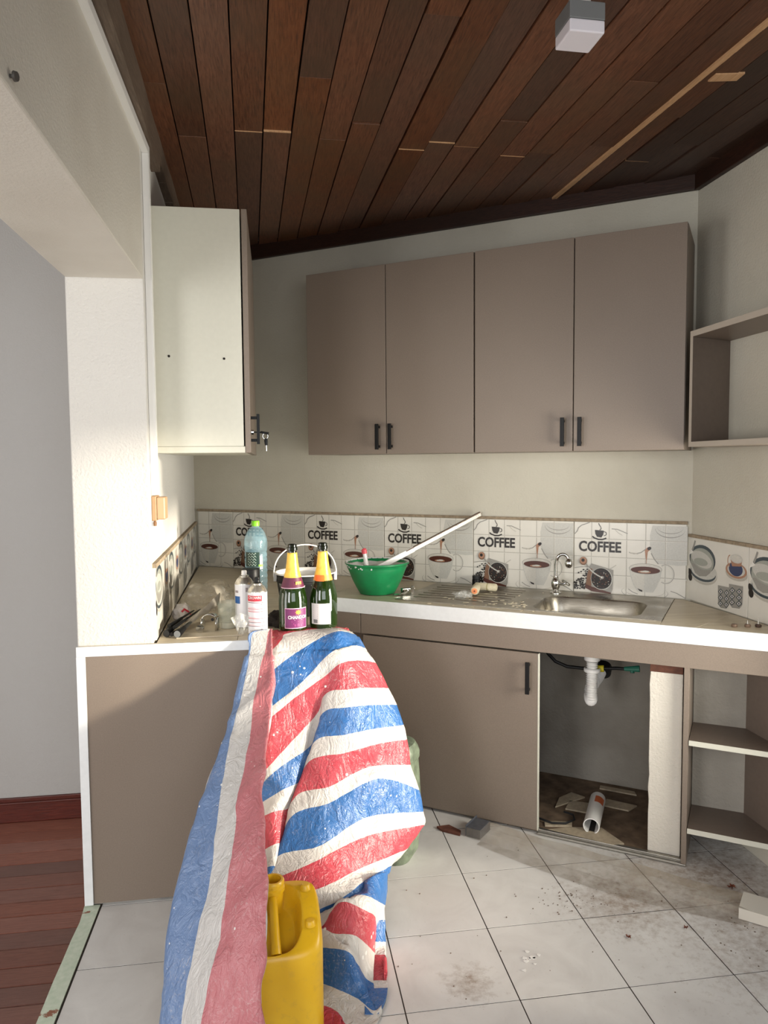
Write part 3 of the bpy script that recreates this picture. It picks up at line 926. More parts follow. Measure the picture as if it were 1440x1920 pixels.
yr = 4.239 - 0.5722 * ((RX - 0.0095 + 0.437 + 0.5722 * front) / 0.8201) - 0.8201 * front
wprism([P(2.507, 0.010), P(2.541, 0.010), (RX - 0.009, 2.475), P(2.620, front), P(2.507, front)])
wprism([(RX - 0.009, 2.474), (RX - 0.009, yr), P(2.6215, front)])
e = MB()
e.box(-0.614 - LX0, -0.045 - LX0, -0.006, 0.001, HC - 0.030, HC + 0.001)
tag(e.build('front_edge', M['white_edge'], wt, bevel=0.0008), 'white edging strip of the island end')
e = MB(); e.box(LX1 - LX0, LX1 + 0.004 - LX0, 0.12, jy - LY0, HC - 0.056, HC + 0.001)
e.build('front_edge', M['white_edge'], wt, bevel=0.0008)
e = MB(); a_, b_ = P(sL1 - 0.002, FD), P(sL1 - 0.002, FD + 0.006); c_, d_ = P(2.944, FD), P(2.946, FD + 0.006)
sub = lambda p: (p[0] - LX0, p[1] - LY0)
e.prism([sub(a_), sub(b_), (min(d_[0], RX) - LX0, d_[1] - LY0), (min(c_[0], RX) - LX0, c_[1] - LY0)], HC - 0.057, HC + 0.0005)
tag(e.build('front_edge', M['white_edge'], wt, bevel=0.0008), 'white edging strip along the sink front')

# island end cabinet below the pillar
t = thing('base_cabinet', 'taupe end panel with a white frame below the pillar', 'cabinet', (-0.615, 2.384, 0))
e = MB(); e.box(0.027, LX1 + 0.615, 0, 0.016, 0.010, 0.8075); e.build('end_panel', M['lam'], t, bevel=0.001)
e = MB(); e.box(0, 0.027, -0.005, 0.016, 0.008, 0.8075); e.build('white_post', M['white_edge'], t, bevel=0.001)
e = MB(); e.box(0.24, LX1 + 0.600, 0.017, 0.033, 0.010, 0.800)
e.build('side_panel', M['lam'], t)
e = MB(); e.box(0.05, LX1 + 0.56, 0.05, 0.062, 0, 0.06); e.build('plinth', M['gap'], t)

# sink base cabinet
ox, oy = P(sL1, 0)
t = thing('base_cabinet', 'taupe sink base cabinet with one closed door and one open bay', 'cabinet', (ox, oy, 0), RB)
L_ = lambda s: s - sL1
e = MB(); e.box(L_(1.338), L_(2.9435), -FD, -FD + 0.016, 0.697, 0.7805); e.build('apron', M['lam'], t, bevel=0.0008)
e = MB(); e.box(0.004, L_(1.335), -FD, -FD + 0.016, 0.697, 0.7805); e.build('apron', M['lam'], t, bevel=0.0008)
e = MB(); e.box(0.004, L_(1.340), -FD + 0.022, -FD + 0.038, 0.012, 0.694); e.build('filler_panel', M['lam_dark'], t)
e = MB(); e.box(L_(1.346), L_(2.084), -FD, -FD + 0.017, 0.014, 0.690)
dd = e.build('door', M['lam'], t, bevel=0.0014)
e = MB(); e.box(L_(2.0825), L_(2.0855), -FD - 0.0006, -FD + 0.017, 0.014, 0.690); tag(e.build('door_edge', M['white_board'], dd), 'pale edge banding')
bar_handle(dd, (L_(2.049), -FD, 0.540), 0, 0.120)
e = MB(); e.box(LX1 - 0.016 - ox, LX1 - ox, 2.420 - oy, jy - 0.012 - oy, 0.010, 0.780); e.build('side_panel', M['lam'], t, (0, 0, 0), -RB)
e = MB(); e.box(L_(2.587), L_(2.604), -FD, -0.20, 0.0, 0.697); e.build('side_panel', M['lam'], t, bevel=0.001)
e = MB(); e.box(L_(1.34), L_(1.356), -FD + 0.02, -0.02, 0.0, 0.697); e.build('side_panel', M['lam_dark'], t)
e = MB(); e.box(L_(2.084), L_(2.587), -FD + 0.006, -FD + 0.022, 0.001, 0.018); e.box(L_(2.084), L_(2.604), -FD - 0.006, -FD + 0.004, 0.001, 0.008); e.build('bottom_rail', M['steel_dull'], t, bevel=0.001)
e = MB(); e.box(L_(1.36), L_(2.587), -FD + 0.024, -0.006, -0.002, 0.012); e.build('bottom_slab', M['screed'], t)
e = MB(); e.box(L_(1.36), L_(2.56), -0.005, -0.0005, 0.012, 0.80); tag(e.build('back_wall_render', M['rough_wall'], t), 'rough grey rendered back')

# plastered post in the open bay, wooden packer on its head
x, y = P(2.474, 0)
b = MB(); hx = 0.108
n = 14
for i in range(n):
    z0, z1 = 0.014 + 0.650 * i / n, 0.014 + 0.650 * (i + 1) / n
    w0_ = 0.004 * noise.noise((i * 0.9, 0, 3)); w1_ = 0.004 * noise.noise(((i + 1) * 0.9, 0, 3))
    b.add([(w0_, -FD + 0.030, z0), (hx, -FD + 0.030, z0), (hx, -0.30, z0), (w0_, -0.30, z0), (w1_, -FD + 0.030, z1), (hx, -FD + 0.030, z1), (hx, -0.30, z1), (w1_, -0.30, z1)],
          [(0, 1, 5, 4), (1, 2, 6, 5), (2, 3, 7, 6), (3, 0, 4, 7)] + ([(3, 2, 1, 0)] if i == 0 else []) + ([(4, 5, 6, 7)] if i == n - 1 else []))
o = b.build('masonry_post', M['block'], None, (x, y, 0), RB, bevel=0.002)
tag(o, 'white plastered masonry post under the worktop right of the open bay', 'post')
b = MB(); b.box(0, hx, -FD + 0.028, -0.32, 0, 0.030)
tag(b.build('wood_packer', M['softwood'], None, (x, y, 0.6645), RB, bevel=0.001), 'brown wooden packer between the white post and the worktop', 'wood block')

# open corner shelves right of the post
x, y = P(2.606, FD)
t = thing('corner_shelf', 'taupe open corner shelf unit with two white-edged shelves under the worktop', 'shelf', (x, y, 0), 0)
rel = lambda p: (p[0] - x, p[1] - y)
sR = (RX - 0.018 + 0.437 + 0.5722 * FD) / 0.8201
for z in (0.128, 0.438):
    yb = 2.372
    poly = [rel(P(2.606, FD)), rel(P(sR, FD)), (RX - 0.018 - x, yb - y), rel(P(2.606, FD - 0.20))]
    e = MB(); e.prism(poly, z - 0.009, z + 0.009); sh = e.build('shelf_board', M['lam_dark'], t)
    e = MB(); e.prism([rel(P(2.606, FD + 0.0015)), rel(P(sR, FD + 0.0015)), rel(P(sR, FD)), rel(P(2.606, FD))], z - 0.009, z + 0.009)
    tag(e.build('edge_band', M['white_board'], sh), 'white edge band')
e = MB(); e.prism([rel(P(2.606, FD - 0.20)), (RX - 0.018 - x, 2.372 - y), (RX - 0.018 - x, 2.384 - y), rel(P(2.606, FD - 0.212))], 0.115, 0.78)
tag(e.build('back_panel', M['rough_wall'], t), 'grey back of the shelves')
e = MB(); e.box(RX - 0.018 - x, RX - 0.001 - x, 2.118 - y, 2.384 - y, 0.10, 0.695); e.build('side_panel', M['lam_dark'], t)

# ------------------------------------------------------------------ sink, tap, waste


def rrect(cx, cy, hx, hy, r, n=64):
    pts = []
    for i in range(n):
        a = 2 * pi * (i + 0.5) / n; dx_, dy_ = cos(a), sin(a)
        k = min(hx / abs(dx_) if dx_ else 9, hy / abs(dy_) if dy_ else 9)
        x, y = dx_ * k, dy_ * k
        ix, iy = hx - r, hy - r
        if abs(x) > ix and abs(y) > iy:
            sx, sy = math.copysign(1, x), math.copysign(1, y)
            # intersect the ray with the corner arc
            px, py = sx * ix, sy * iy
            bq = dx_ * px + dy_ * py; cq = px * px + py * py - r * r
            kk = bq + sqrt(max(0, bq * bq - cq)); x, y = dx_ * kk, dy_ * kk
        pts.append((cx + x, cy + y))
    return pts


x, y = P(1.469, 0.030)
t = thing('kitchen_sink', 'brushed steel inset sink with a drainboard on its left', 'sink', (x, y, HC), RB)
SW, SDp = 1.037, 0.46
bx, by, bhx, bhy = 0.755, -0.275, 0.198, 0.152      # bowl centre and half sizes in sink coordinates
N_ = 64
inner = rrect(bx, by, bhx, bhy, 0.07)
outer = []
for i in range(N_):
    a = 2 * pi * (i + 0.5) / N_; dx_, dy_ = cos(a), sin(a)
    kx = ((SW - bx) if dx_ > 0 else bx) / abs(dx_); ky = ((-by) if dy_ > 0 else (SDp + by)) / abs(dy_)
    k = min(kx, ky); outer.append([bx + dx_ * k, by + dy_ * k])
for c in ((0, 0), (SW, 0), (0, -SDp), (SW, -SDp)):
    j = min(range(N_), key=lambda i: (outer[i][0] - c[0]) ** 2 + (outer[i][1] - c[1]) ** 2); outer[j] = list(c)
loops = [([tuple(p) for p in outer], -0.0005), ([tuple(p) for p in outer], 0.003), (rrect(bx, by, bhx + 0.012, bhy + 0.012, 0.08), 0.003), (rrect(bx, by, bhx + 0.004, bhy + 0.004, 0.074), 0.0015), (inner, -0.004),
         (rrect(bx, by, bhx - 0.008, bhy - 0.008, 0.066), -0.06), (rrect(bx, by, bhx - 0.016, bhy - 0.016, 0.06), -0.118), (rrect(bx, by, bhx - 0.03, bhy - 0.03, 0.05), -0.140), (rrect(bx, by, bhx - 0.06, bhy - 0.06, 0.04), -0.147), (rrect(bx, by, 0.03, 0.03, 0.03), -0.152)]
b = MB(); vs = []
for lp, z in loops:
    vs += [(p[0], p[1], z) for p in lp]
fs = [(j * N_ + i, j * N_ + (i + 1) % N_, (j + 1) * N_ + (i + 1) % N_, (j + 1) * N_ + i) for j in range(len(loops) - 1) for i in range(N_)]
b.add(vs, fs); b.build('basin', M['steel'], t, smooth=True)
for k in range(7):
    e = MB(); yy = -0.07 - 0.052 * k
    e.tube([(0.05, yy, 0.0026), (0.44, yy, 0.0026)], [0.004, 0.004], 8, sq=1.2)
    if k == 0: d0 = e.build('drain_ridge', M['steel'], t, smooth=True)
    else: link_copy(d0, t, (0, -0.052 * k, 0))
e = MB(); e.lathe([(0.0, -0.146), (0.022, -0.146), (0.030, -0.149), (0.033, -0.1515)], 24, (bx, by, 0)); e.build('drain_strainer', M['chrome'], t, smooth=True)

t = thing('faucet', 'chrome swan-neck tap with a bulb spout standing behind the sink', 'tap', (1.182, 2.996, HC + 0.003), 0)
e = MB(); e.lathe([(0.0, 0), (0.024, 0), (0.024, 0.004), (0.014, 0.010), (0.012, 0.016), (0.018, 0.030), (0.020, 0.045), (0.016, 0.060), (0.011, 0.066), (0.011, 0.074), (0.0, 0.074)], 20)
e.build('body', M['chrome'], t, smooth=True)
pts = [(0, 0, 0.070), (0.001, 0, 0.12), (0.003, -0.002, 0.145)]
for i in range(10):
    a = pi - pi * 0.92 * i / 9
    pts.append((0.024 + 0.021 * cos(a), -0.006 - 0.018 * (i / 9), 0.146 + 0.023 * sin(a)))
e = MB(); e.tube(pts, 0.0075, 12); e.build('neck', M['chrome'], t, smooth=True)
e = MB(); e.lathe([(0.0, -0.020), (0.009, -0.020), (0.015, -0.013), (0.0175, -0.002), (0.015, 0.010), (0.009, 0.018), (0.0, 0.020)], 18, (0.047, -0.026, 0.132)); e.build('spout_head', M['chrome'], t, smooth=True)
e = MB(); e.tube([(0.012, -0.006, 0.042), (0.030, -0.010, 0.040), (0.040, -0.012, 0.046)], [0.008, 0.006, 0.006], 10)
e.tube([(0.034, 0.010, 0.052), (0.040, -0.012, 0.048), (0.046, -0.036, 0.040)], [0.006, 0.008, 0.006], 10, sq=0.7); e.build('handle', M['chrome'], t, smooth=True)

# waste hose of the sink with its bend into the wall
t = thing('drain_hose', 'white corrugated waste hose hanging below the sink in the open bay', 'pipe', (1.202, 2.668, 0.48))
e = MB(); e.tube([(0, 0, 0.262), (0, 0, 0.155)], 0.0245, 18); e.build('tail_pipe', M['white_pl'], t, smooth=True)
e = MB(); e.lathe([(0.0265, 0.155), (0.030, 0.158), (0.030, 0.176), (0.0265, 0.179)], 18); e.lathe([(0.027, 0.110), (0.031, 0.113), (0.031, 0.124), (0.027, 0.127)], 18); e.build('collar', M['white_pl'], t, smooth=True)
pts = []
for i in range(16): pts.append((0.000 - 0.006 * i / 15, -0.010 * i / 15, 0.15 - 0.125 * i / 15))
for i in range(1, 15):
    a = pi * i / 14
    pts.append((-0.006 + 0.010 * (1 - cos(a)), -0.010 + 0.030 * (1 - cos(a)), 0.025 - 0.030 * sin(a)))
for i in range(1, 14): pts.append((0.014 + 0.080 * i / 13, 0.050 + 0.070 * i / 13, 0.025 + 0.050 * i / 13))
dense = []
for i in range(len(pts) - 1):
    for k in range(3):
        dense.append(tuple(pts[i][c] + (pts[i + 1][c] - pts[i][c]) * k / 3 for c in range(3)))
rr = [0.0205 + 0.0030 * sin(i * 2.2) for i in range(len(dense))]
e = MB(); e.tube(dense, rr, 14); e.build('corrugated_bend', M['white_pl'], t, smooth=True)
e = MB(); e.tube([(0.112, 0.142, 0.088), (0.096, 0.116, 0.072)], 0.034, 18); tag(e.build('wall_flange', M['black_matt'], t, smooth=True), 'black rubber wall seal')

t = thing('water_hose', 'thin black supply hose with yellow and green fittings under the sink', 'hose', (1.10, 2.75, 0.578))
e = MB(); e.tube([(-0.05, 0.05, 0.10), (-0.035, 0.03, 0.065), (-0.01, 0.01, 0.035), (0.03, -0.01, 0.018), (0.08, -0.035, 0.016), (0.13, -0.065, 0.020), (0.19, -0.10, 0.028), (0.23, -0.13, 0.030)], 0.0065, 10); e.build('hose', M['black'], t, smooth=True)
e = MB(); e.tube([(0.128, -0.064, 0.020), (0.152, -0.078, 0.022)], 0.013, 12); tag(e.build('fitting', plain('yellow_plastic', (206, 190, 40), 0.5), t), 'yellow fitting')
e = MB(); e.tube([(0.215, -0.120, 0.030), (0.262, -0.15, 0.036)], [0.008, 0.013], 10); e.tube([(0.24, -0.136, 0.030), (0.238, -0.140, 0.018)], 0.008, 8); tag(e.build('fitting', plain('teal_plastic', (20, 92, 74), 0.5), t), 'green fitting')

# things left on the floor of the open bay
t = thing('pipe_offcut', 'short white plastic pipe offcut with an orange mark lying in the open bay', 'pipe', (1.150, 2.545, 0.012 + 0.0305))
dv = Vector((0.128, 0.220)).normalized()
e = MB(); L0 = 0.24; prof = [(0.030, 0), (0.030, L0), (0.0265, L0), (0.0265, 0), (0.030, 0)]
tmp = MB(); tmp.lathe(prof, 26)
tr_ = lambda p: (p[2] * dv.x + p[0] * -dv.y, p[2] * dv.y + p[0] * dv.x, p[1])
e.v = [tr_(p) for p in tmp.v]; e.f = tmp.f; e.mi = tmp.mi
e.build('tube', M['white_pl'], t, smooth=True)
tmp = MB(); tmp.lathe([(0.0303, 0.150), (0.0303, 0.205)], 8, a0=pi * 0.45, a1=pi * 0.85)
e = MB(); e.v = [tr_(p) for p in tmp.v]; e.f = tmp.f; e.mi = tmp.mi
tag(e.build('paint_mark', plain('orange_mark', (196, 96, 48), 0.6), t), 'orange mark')
e = MB(); e.box(-0.010, 0.010, 0.01, 0.10, -0.026, -0.023)
tag(e.build('slot', M['gap'], t, (0, 0, 0.0), -0.527), 'dark slot inside')

offc = [([P(2.100, 0.33), P(2.19, 0.19), P(2.13, 0.17), P(2.095, 0.24)], 'large pale tile offcut at the left edge of the open bay floor'),
        ([(1.36, 2.925), (1.475, 2.845), (1.468, 2.812), (1.345, 2.898)], 'long narrow pale tile offcut at the back of the open bay floor'),
        ([(1.330, 2.800), (1.424, 2.722), (1.370, 2.688), (1.292, 2.748)], 'square pale tile offcut right of the white pipe'),
        ([(1.175, 2.81), (1.245, 2.775), (1.200, 2.70), (1.13, 2.745)], 'pale tile offcut behind and left of the white pipe'),
        ([(1.000, 2.595), (1.085, 2.60), (1.205, 2.575), (1.235, 2.452), (1.19, 2.448)], 'triangular beige tile offcut under the mouth of the white pipe'),
        ([(1.01, 2.66), (1.115, 2.64), (1.10, 2.605), (1.0, 2.625)], 'grey tile strip behind the black cable')]
pale = plain('pale_offcut', (168, 154, 132), 0.6, var=0.15)
for poly, lab in offc:
    cx = sum(p[0] for p in poly) / len(poly); cy = sum(p[1] for p in poly) / len(poly)
    e = MB(); e.prism([(p[0] - cx, p[1] - cy) for p in poly], 0, 0.006)
    tag(e.build('tile_offcut', pale, None, (cx, cy, 0.0125), bevel=0.0008), lab, 'tile offcut', 'tile offcuts in the open bay')
e = MB(); e.tube([(-0.06, 0.05, 0), (-0.02, 0.0, 0), (0.03, -0.012, 0), (0.075, 0.012, 0), (0.085, 0.05, 0), (0.06, 0.08, 0)], 0.004, 8)
tag(e.build('cable', M['black_matt'], None, (1.05, 2.63, 0.0235), smooth=True), 'short black cable lying on the floor of the open bay', 'cable')

# ------------------------------------------------------------------ lamp, conduit, socket
t = thing('ceiling_lamp', 'grey cube ceiling lamp with a white diffuser', 'lamp', (0.697, 1.649, CZ(1.649)), radians(1.5))
zt = 2.341 - CZ(1.649)
e = MB(); e.lathe([(0.0, 0.0), (0.040, 0.0), (0.040, -0.012), (0.030, -0.020), (0.024, -0.026), (0.024, zt + 0.062), (0.0, zt + 0.062)], 24); e.build('mount', M['white_pl'], t, smooth=True)
e = MB(); e.box(-0.0415, 0.0415, -0.0415, 0.0415, zt + 0.028, zt + 0.066); e.build('housing', M['grey_pl'], t, bevel=0.002)
e = MB(); e.box(-0.041, 0.041, -0.041, 0.041, zt, zt + 0.0275); e.build('diffuser', plain('milky_diffuser', (232, 228, 234), 0.4), t, bevel=0.003)

y0c = 2.440
t = thing('cable_conduit', 'white plastic cable conduit running up the left wall and along the lintel', 'conduit', (lx(2.45), 2.45, 1.305))
e = MB(); e.box(0.001, 0.020, -0.012, 0.012, 0, 2.362 - 1.305); e.box(0.0195, 0.0215, -0.0125, 0.0125, 0, 2.364 - 1.305); e.build('upright_run', M['white_pl'], t, bevel=0.001)
e = MB(); e.box(0.001, 0.020, -3.5, 0.012, 2.3625 - 1.305, 2.3865 - 1.305); e.box(0.0195, 0.0215, -3.5, 0.0125, 2.362 - 1.305, 2.387 - 1.305); e.build('top_run', M['white_pl'], t, bevel=0.001)
t = thing('wall_switch', 'tan plastic rocker switch at the foot of the conduit', 'switch', (lx(2.47), 2.478, 1.222))
e = MB(); e.box(0.001, 0.016, -0.038, 0.038, 0, 0.080); e.build('housing', plain('tan_plastic', (172, 138, 104), 0.5, var=0.05), t, bevel=0.003)
e = MB(); e.prism([(0.016, -0.036), (0.042, -0.030), (0.042, 0.030), (0.016, 0.036)], 0.004, 0.076); e.build('rocker', plain('tan_plastic_front', (176, 142, 108), 0.45), t, bevel=0.004)
e = MB(); e.lathe([(0.0, 0.0), (0.005, 0.0), (0.006, 0.01), (0.004, 0.016), (0.0, 0.016)], 10, (0.010, -0.034, -0.016)); tag(e.build('cable_gland', plain('dark_tan', (120, 84, 52), 0.6), t), 'dark cable gland')
e = MB(); e.tube([(0, 0, 0), (0.008, -0.002, -0.001)], [0.003, 0.003], 8); e.tube([(0.008, -0.002, -0.001), (0.012, -0.003, -0.0015)], [0.008, 0.007], 10)
tag(e.build('nail', plain('dark_nail', (92, 88, 84), 0.5, metal=0.5), None, (-0.3855, 1.235, 1.990), smooth=True), 'nail head sticking out of the lintel at the left edge', 'nail')

# ------------------------------------------------------------------ bottles


def cyl_patch(mb, r, a_c, a_w, z0, z1, m, seg=14):
    mb.lathe([(r, z0), (r, z1)], seg, m=m, a0=a_c - a_w / 2, a1=a_c + a_w / 2)


def cyl_text(mb, body, size, r, a_c, zc, m, bold=0.0, sx=1.0, align='CENTER'):
    vs, fs = text_mesh(body, size, bold, align)
    mb.add([(r * cos(a_c + x * sx / r), r * sin(a_c + x * sx / r), zc + y) for x, y, _ in vs], fs, m)


glass = NT('dark_green_glass')
glass.b.inputs['Base Color'].default_value = srgb(30, 52, 12); glass.b.inputs['Roughness'].default_value = 0.04
glass.b.inputs['Transmission Weight'].default_value = 0.4; glass.b.inputs['IOR'].default_value = 1.5; glass.b.inputs['Coat Weight'].default_value = 0.4
M['glass_green'] = glass.m
M['glass_black'] = plain('blackish_glass', (14, 20, 12), 0.06, coat=0.5)
foil = plain('yellow_foil', (226, 184, 74), 0.38, metal=0.25, var=0.08, bump=0.25, scale=70)
purple = plain('purple_paper', (112, 36, 92), 0.5); gold = plain('gold_print', (232, 160, 60), 0.5)
wine = plain('dark_red_paper', (92, 30, 58), 0.5); orange = plain('orange_print', (236, 110, 30), 0.5)
paper = plain('white_paper', (224, 220, 216), 0.55); pinkln = plain('pink_line', (222, 176, 196), 0.5); inkg = plain('grey_print', (150, 138, 140), 0.6)
ZT = HC + 0.001


def champagne(loc, lab):
    t = thing('sparkling_wine_bottle', lab, 'bottle', loc, 0, 'sparkling wine bottles on the corner of the worktop')
    e = MB()
    pr = [(0.0, 0.006), (0.030, 0.003), (0.042, 0.0), (0.0465, 0.006), (0.0475, 0.02), (0.0475, 0.095), (0.0465, 0.110), (0.043, 0.130), (0.0365, 0.153), (0.0285, 0.178), (0.0222, 0.203), (0.0185, 0.228), (0.0160, 0.252), (0.0152, 0.262), (0.0152, 0.268), (0.0185, 0.270), (0.0185, 0.279), (0.0160, 0.281), (0.0160, 0.288), (0.0125, 0.290), (0.0105, 0.284), (0.0, 0.284)]
    ms = [0] * 12 + [1] * 9
    e.lathe(pr, 36, ms=ms)
    e.build('glass_body', [M['glass_green'], M['glass_black']], t, smooth=True)
    e = MB(); e.lathe([(0.0292, 0.180), (0.0230, 0.204), (0.0194, 0.229), (0.0170, 0.253), (0.0166, 0.2605), (0.0155, 0.262)], 32); e.build('foil', foil, t, smooth=True)
    return t


A1 = -pi / 2 + 0.02
t = champagne((0.057, 2.484, ZT + 0.0045), 'sparkling wine bottle with the purple label, left of the pair')
e = MB(); e.lathe([(0.0390, 0.147), (0.0292, 0.180)], 32, m=0)
e.lathe([(0.0392, 0.1455), (0.0388, 0.148)], 32, m=1)
for k in range(5):
    a = A1 + 0.55; cyl_patch(e, 0.0358, a + 0.12 * (k - 2) , 0.16, 0.158 + 0.004 * (k % 2), 0.168, 2, 3)
e.build('neck_label', [wine, pinkln, gold], t, smooth=True)
ac = A1 + 0.20; r = 0.0478
e = MB(); cyl_patch(e, r, ac, 1.72, 0.014, 0.082, 1); cyl_patch(e, r + 0.0002, ac, 1.64, 0.0165, 0.0795, 0)
ac2 = ac + 0.12
star = []
for i in range(16):
    a = 2 * pi * i / 16 + pi / 2; rr_ = 0.0095 if i % 2 == 0 else 0.0055
    star.append((rr_ * 1.25 * cos(a), rr_ * sin(a)))
e.add([((r + 0.0004) * cos(ac2 + x / r), (r + 0.0004) * sin(ac2 + x / r), 0.068 + z) for x, z in star], [tuple(range(16))], 2)
cyl_text(e, 'CHANDON', 0.0150, r + 0.0005, ac2, 0.0510, 3, 0.0004, 0.90)
e.add([((r + 0.0005) * cos(ac2 + x / r), (r + 0.0005) * sin(ac2 + x / r), 0.0425 + z) for x, z in ((-0.013, -0.0008), (0.013, -0.0008), (0.013, 0.0012), (-0.013, 0.0012))], [(0, 1, 2, 3)], 3)
for z, w in ((0.037, 0.045), (0.030, 0.034), (0.0265, 0.026), (0.023, 0.026)):
    e.add([((r + 0.0005) * cos(ac2 + x / r), (r + 0.0005) * sin(ac2 + x / r), zz) for x, zz in ((-w / 2, z - 0.0006), (0, z - 0.0006), (w / 2, z - 0.0006), (w / 2, z + 0.0006), (0, z + 0.0006), (-w / 2, z + 0.0006))], [(0, 1, 4, 5), (1, 2, 3, 4)], 4)
tag(e.build('label', [purple, pinkln, gold, paper, plain('magenta_print', (206, 92, 150), 0.5)], t, fix=False), 'purple label with gold star')
t = champagne((0.160, 2.505, ZT + 0.0045), 'sparkling wine bottle turned to its white back label, right of the pair')
e = MB(); e.lathe([(0.0330, 0.164), (0.0285, 0.1805)], 32, m=0)
cyl_patch(e, 0.0335, A1 - 0.45, 1.0, 0.163, 0.184, 1); e.build('neck_label', [plain('pale_orange_foil', (232, 150, 66), 0.45), orange], t, smooth=True)
e = MB(); ac = A1 - 0.30; cyl_patch(e, r, ac, 1.50, 0.020, 0.090, 0)
for k in range(9):
    z = 0.083 - k * 0.0062; w = 0.022 - 0.004 * (k % 3)
    a0 = ac + 0.35; e.add([((r + 0.0003) * cos(a0 + x / r), (r + 0.0003) * sin(a0 + x / r), zz) for x, zz in ((-w / 2, z - 0.0006), (w / 2, z - 0.0006), (w / 2, z + 0.0006), (-w / 2, z + 0.0006))], [(0, 1, 2, 3)], 1)
    a0 = ac - 0.38; w = 0.018; e.add([((r + 0.0003) * cos(a0 + x / r), (r + 0.0003) * sin(a0 + x / r), zz) for x, zz in ((-w / 2, z - 0.0006), (w / 2, z - 0.0006), (w / 2, z + 0.0006), (-w / 2, z + 0.0006))], [(0, 1, 2, 3)], 1)
for k in range(10):
    a0 = ac - 0.52 + 0.032 * k; e.add([((r + 0.0004) * cos(a0 + x / r), (r + 0.0004) * sin(a0 + x / r), zz) for x, zz in ((-0.0004, 0.024), (0.0004, 0.024), (0.0004, 0.036), (-0.0004, 0.036))], [(0, 1, 2, 3)], 2)
tag(e.build('label', [paper, inkg, M['black']], t, fix=False), 'white back label with small print')

# plastic water bottle
pet = sheer('clear_blue_plastic', (150, 190, 204), 0.34, 0.10, 0.6, 0.12, 30)
t = thing('water_bottle', 'clear plastic water bottle with a bright green cap', 'bottle', (-0.077, 3.08, ZT))
e = MB(); pr = [(0.0, 0.010), (0.028, 0.004), (0.040, 0.0), (0.0455, 0.008)]
for i in range(9):
    z = 0.02 + i * 0.022; pr += [(0.0455, z), (0.0430, z + 0.006), (0.0455, z + 0.012)]
pr += [(0.046, 0.215), (0.0475, 0.235), (0.0462, 0.255), (0.038, 0.280), (0.026, 0.298), (0.0155, 0.306), (0.0145, 0.312), (0.0145, 0.316)]
e.lathe(pr, 30); e.build('bottle_body', pet, t, smooth=True)
e = MB(); e.lathe([(0.0, 0.330), (0.0145, 0.330), (0.0158, 0.328), (0.0158, 0.3095), (0.0150, 0.3085)], 28); e.build('cap', plain('lime_plastic', (126, 208, 40), 0.4), t, smooth=True)
e = MB(); A_ = -pi / 2 - 0.25; cyl_patch(e, 0.0468, A_ - 0.1, 1.35, 0.146, 0.205, 0)
for k in range(5):
    z = 0.198 - k * 0.011; pts_ = [(x, z + 0.004 * sin(x * 520 + k)) for x in [(-0.018 + 0.036 * i / 12) for i in range(13)]]
    vsx = []
    for x, zz in pts_:
        vsx += [(0.0471 * cos(A_ - 0.1 + x / 0.0468), 0.0471 * sin(A_ - 0.1 + x / 0.0468), zz - 0.0012), (0.0471 * cos(A_ - 0.1 + x / 0.0468), 0.0471 * sin(A_ - 0.1 + x / 0.0468), zz + 0.0012)]
    e.add(vsx, [(2 * i, 2 * i + 2, 2 * i + 3, 2 * i + 1) for i in range(12)], 1)
cyl_patch(e, 0.0470, A_ + 0.72, 0.26, 0.135, 0.19, 2); cyl_patch(e, 0.0471, A_ + 0.68, 0.4, 0.146, 0.155, 3)
tag(e.build('label', [plain('dark_green_label', (34, 62, 54), 0.4), plain('pale_script', (196, 216, 206), 0.4), M['white_pl'], plain('lime_print', (140, 190, 70), 0.4)], t, fix=False), 'dark green label')

# spray cans
canw = plain('white_can', (222, 220, 222), 0.3); canm = plain('can_metal', (190, 186, 176), 0.25, metal=0.8)
redp = plain('red_print', (198, 44, 60), 0.45); bluep = plain('blue_print', (34, 88, 150), 0.45)
t = thing('spray_can', 'white spray can with red bands at the front, nearest the tarp', 'spray can', (-0.060, 2.475, ZT), 0, 'spray cans on the island worktop')
e = MB(); e.lathe([(0.0, 0.002), (0.030, 0.0), (0.0325, 0.003), (0.0325, 0.140), (0.0325, 0.141), (0.0305, 0.146), (0.024, 0.157), (0.0165, 0.163), (0.0165, 0.168), (0.012, 0.170), (0.0, 0.170)], 30, ms=[1, 1, 0, 1, 1, 1, 1, 1, 1, 1]); e.build('can', [canw, canm], t, smooth=True)
e = MB(); e.lathe([(0.0, 0.188), (0.008, 0.188), (0.0095, 0.184), (0.0095, 0.172), (0.0135, 0.169), (0.0135, 0.166)], 18); e.tube([(0.003, -0.008, 0.182), (0.004, -0.0125, 0.182)], 0.003, 8); e.build('nozzle', M['black'], t, smooth=True)
e = MB(); r = 0.0327; cyl_patch(e, r, -pi / 2 - 0.35, 1.75, 0.112, 0.131, 0, 16)
cyl_text(e, 'CROWN', 0.0120, r + 0.0003, -pi / 2 - 0.32, 0.1235, 1, 0.0002, 0.95)
for z in (0.108, 0.087, 0.078, 0.055, 0.042, 0.030):
    cyl_patch(e, r, -pi / 2 - 0.18, 2.1, z - 0.0009, z + 0.0009, 2 if z > 0.1 or z < 0.05 else 0, 16)
    cyl_patch(e, r, -pi / 2 - 0.18, 1.9, z + 0.0028, z + 0.0052, 3, 16)
for k in range(4): cyl_patch(e, r, -pi / 2 + 0.35 + k * 0.06, 0.03, 0.008, 0.022, 4, 2)
for k in range(3): cyl_patch(e, r, -pi / 2 - 0.75 + k * 0.22, 0.10, 0.010, 0.017, 4, 2)
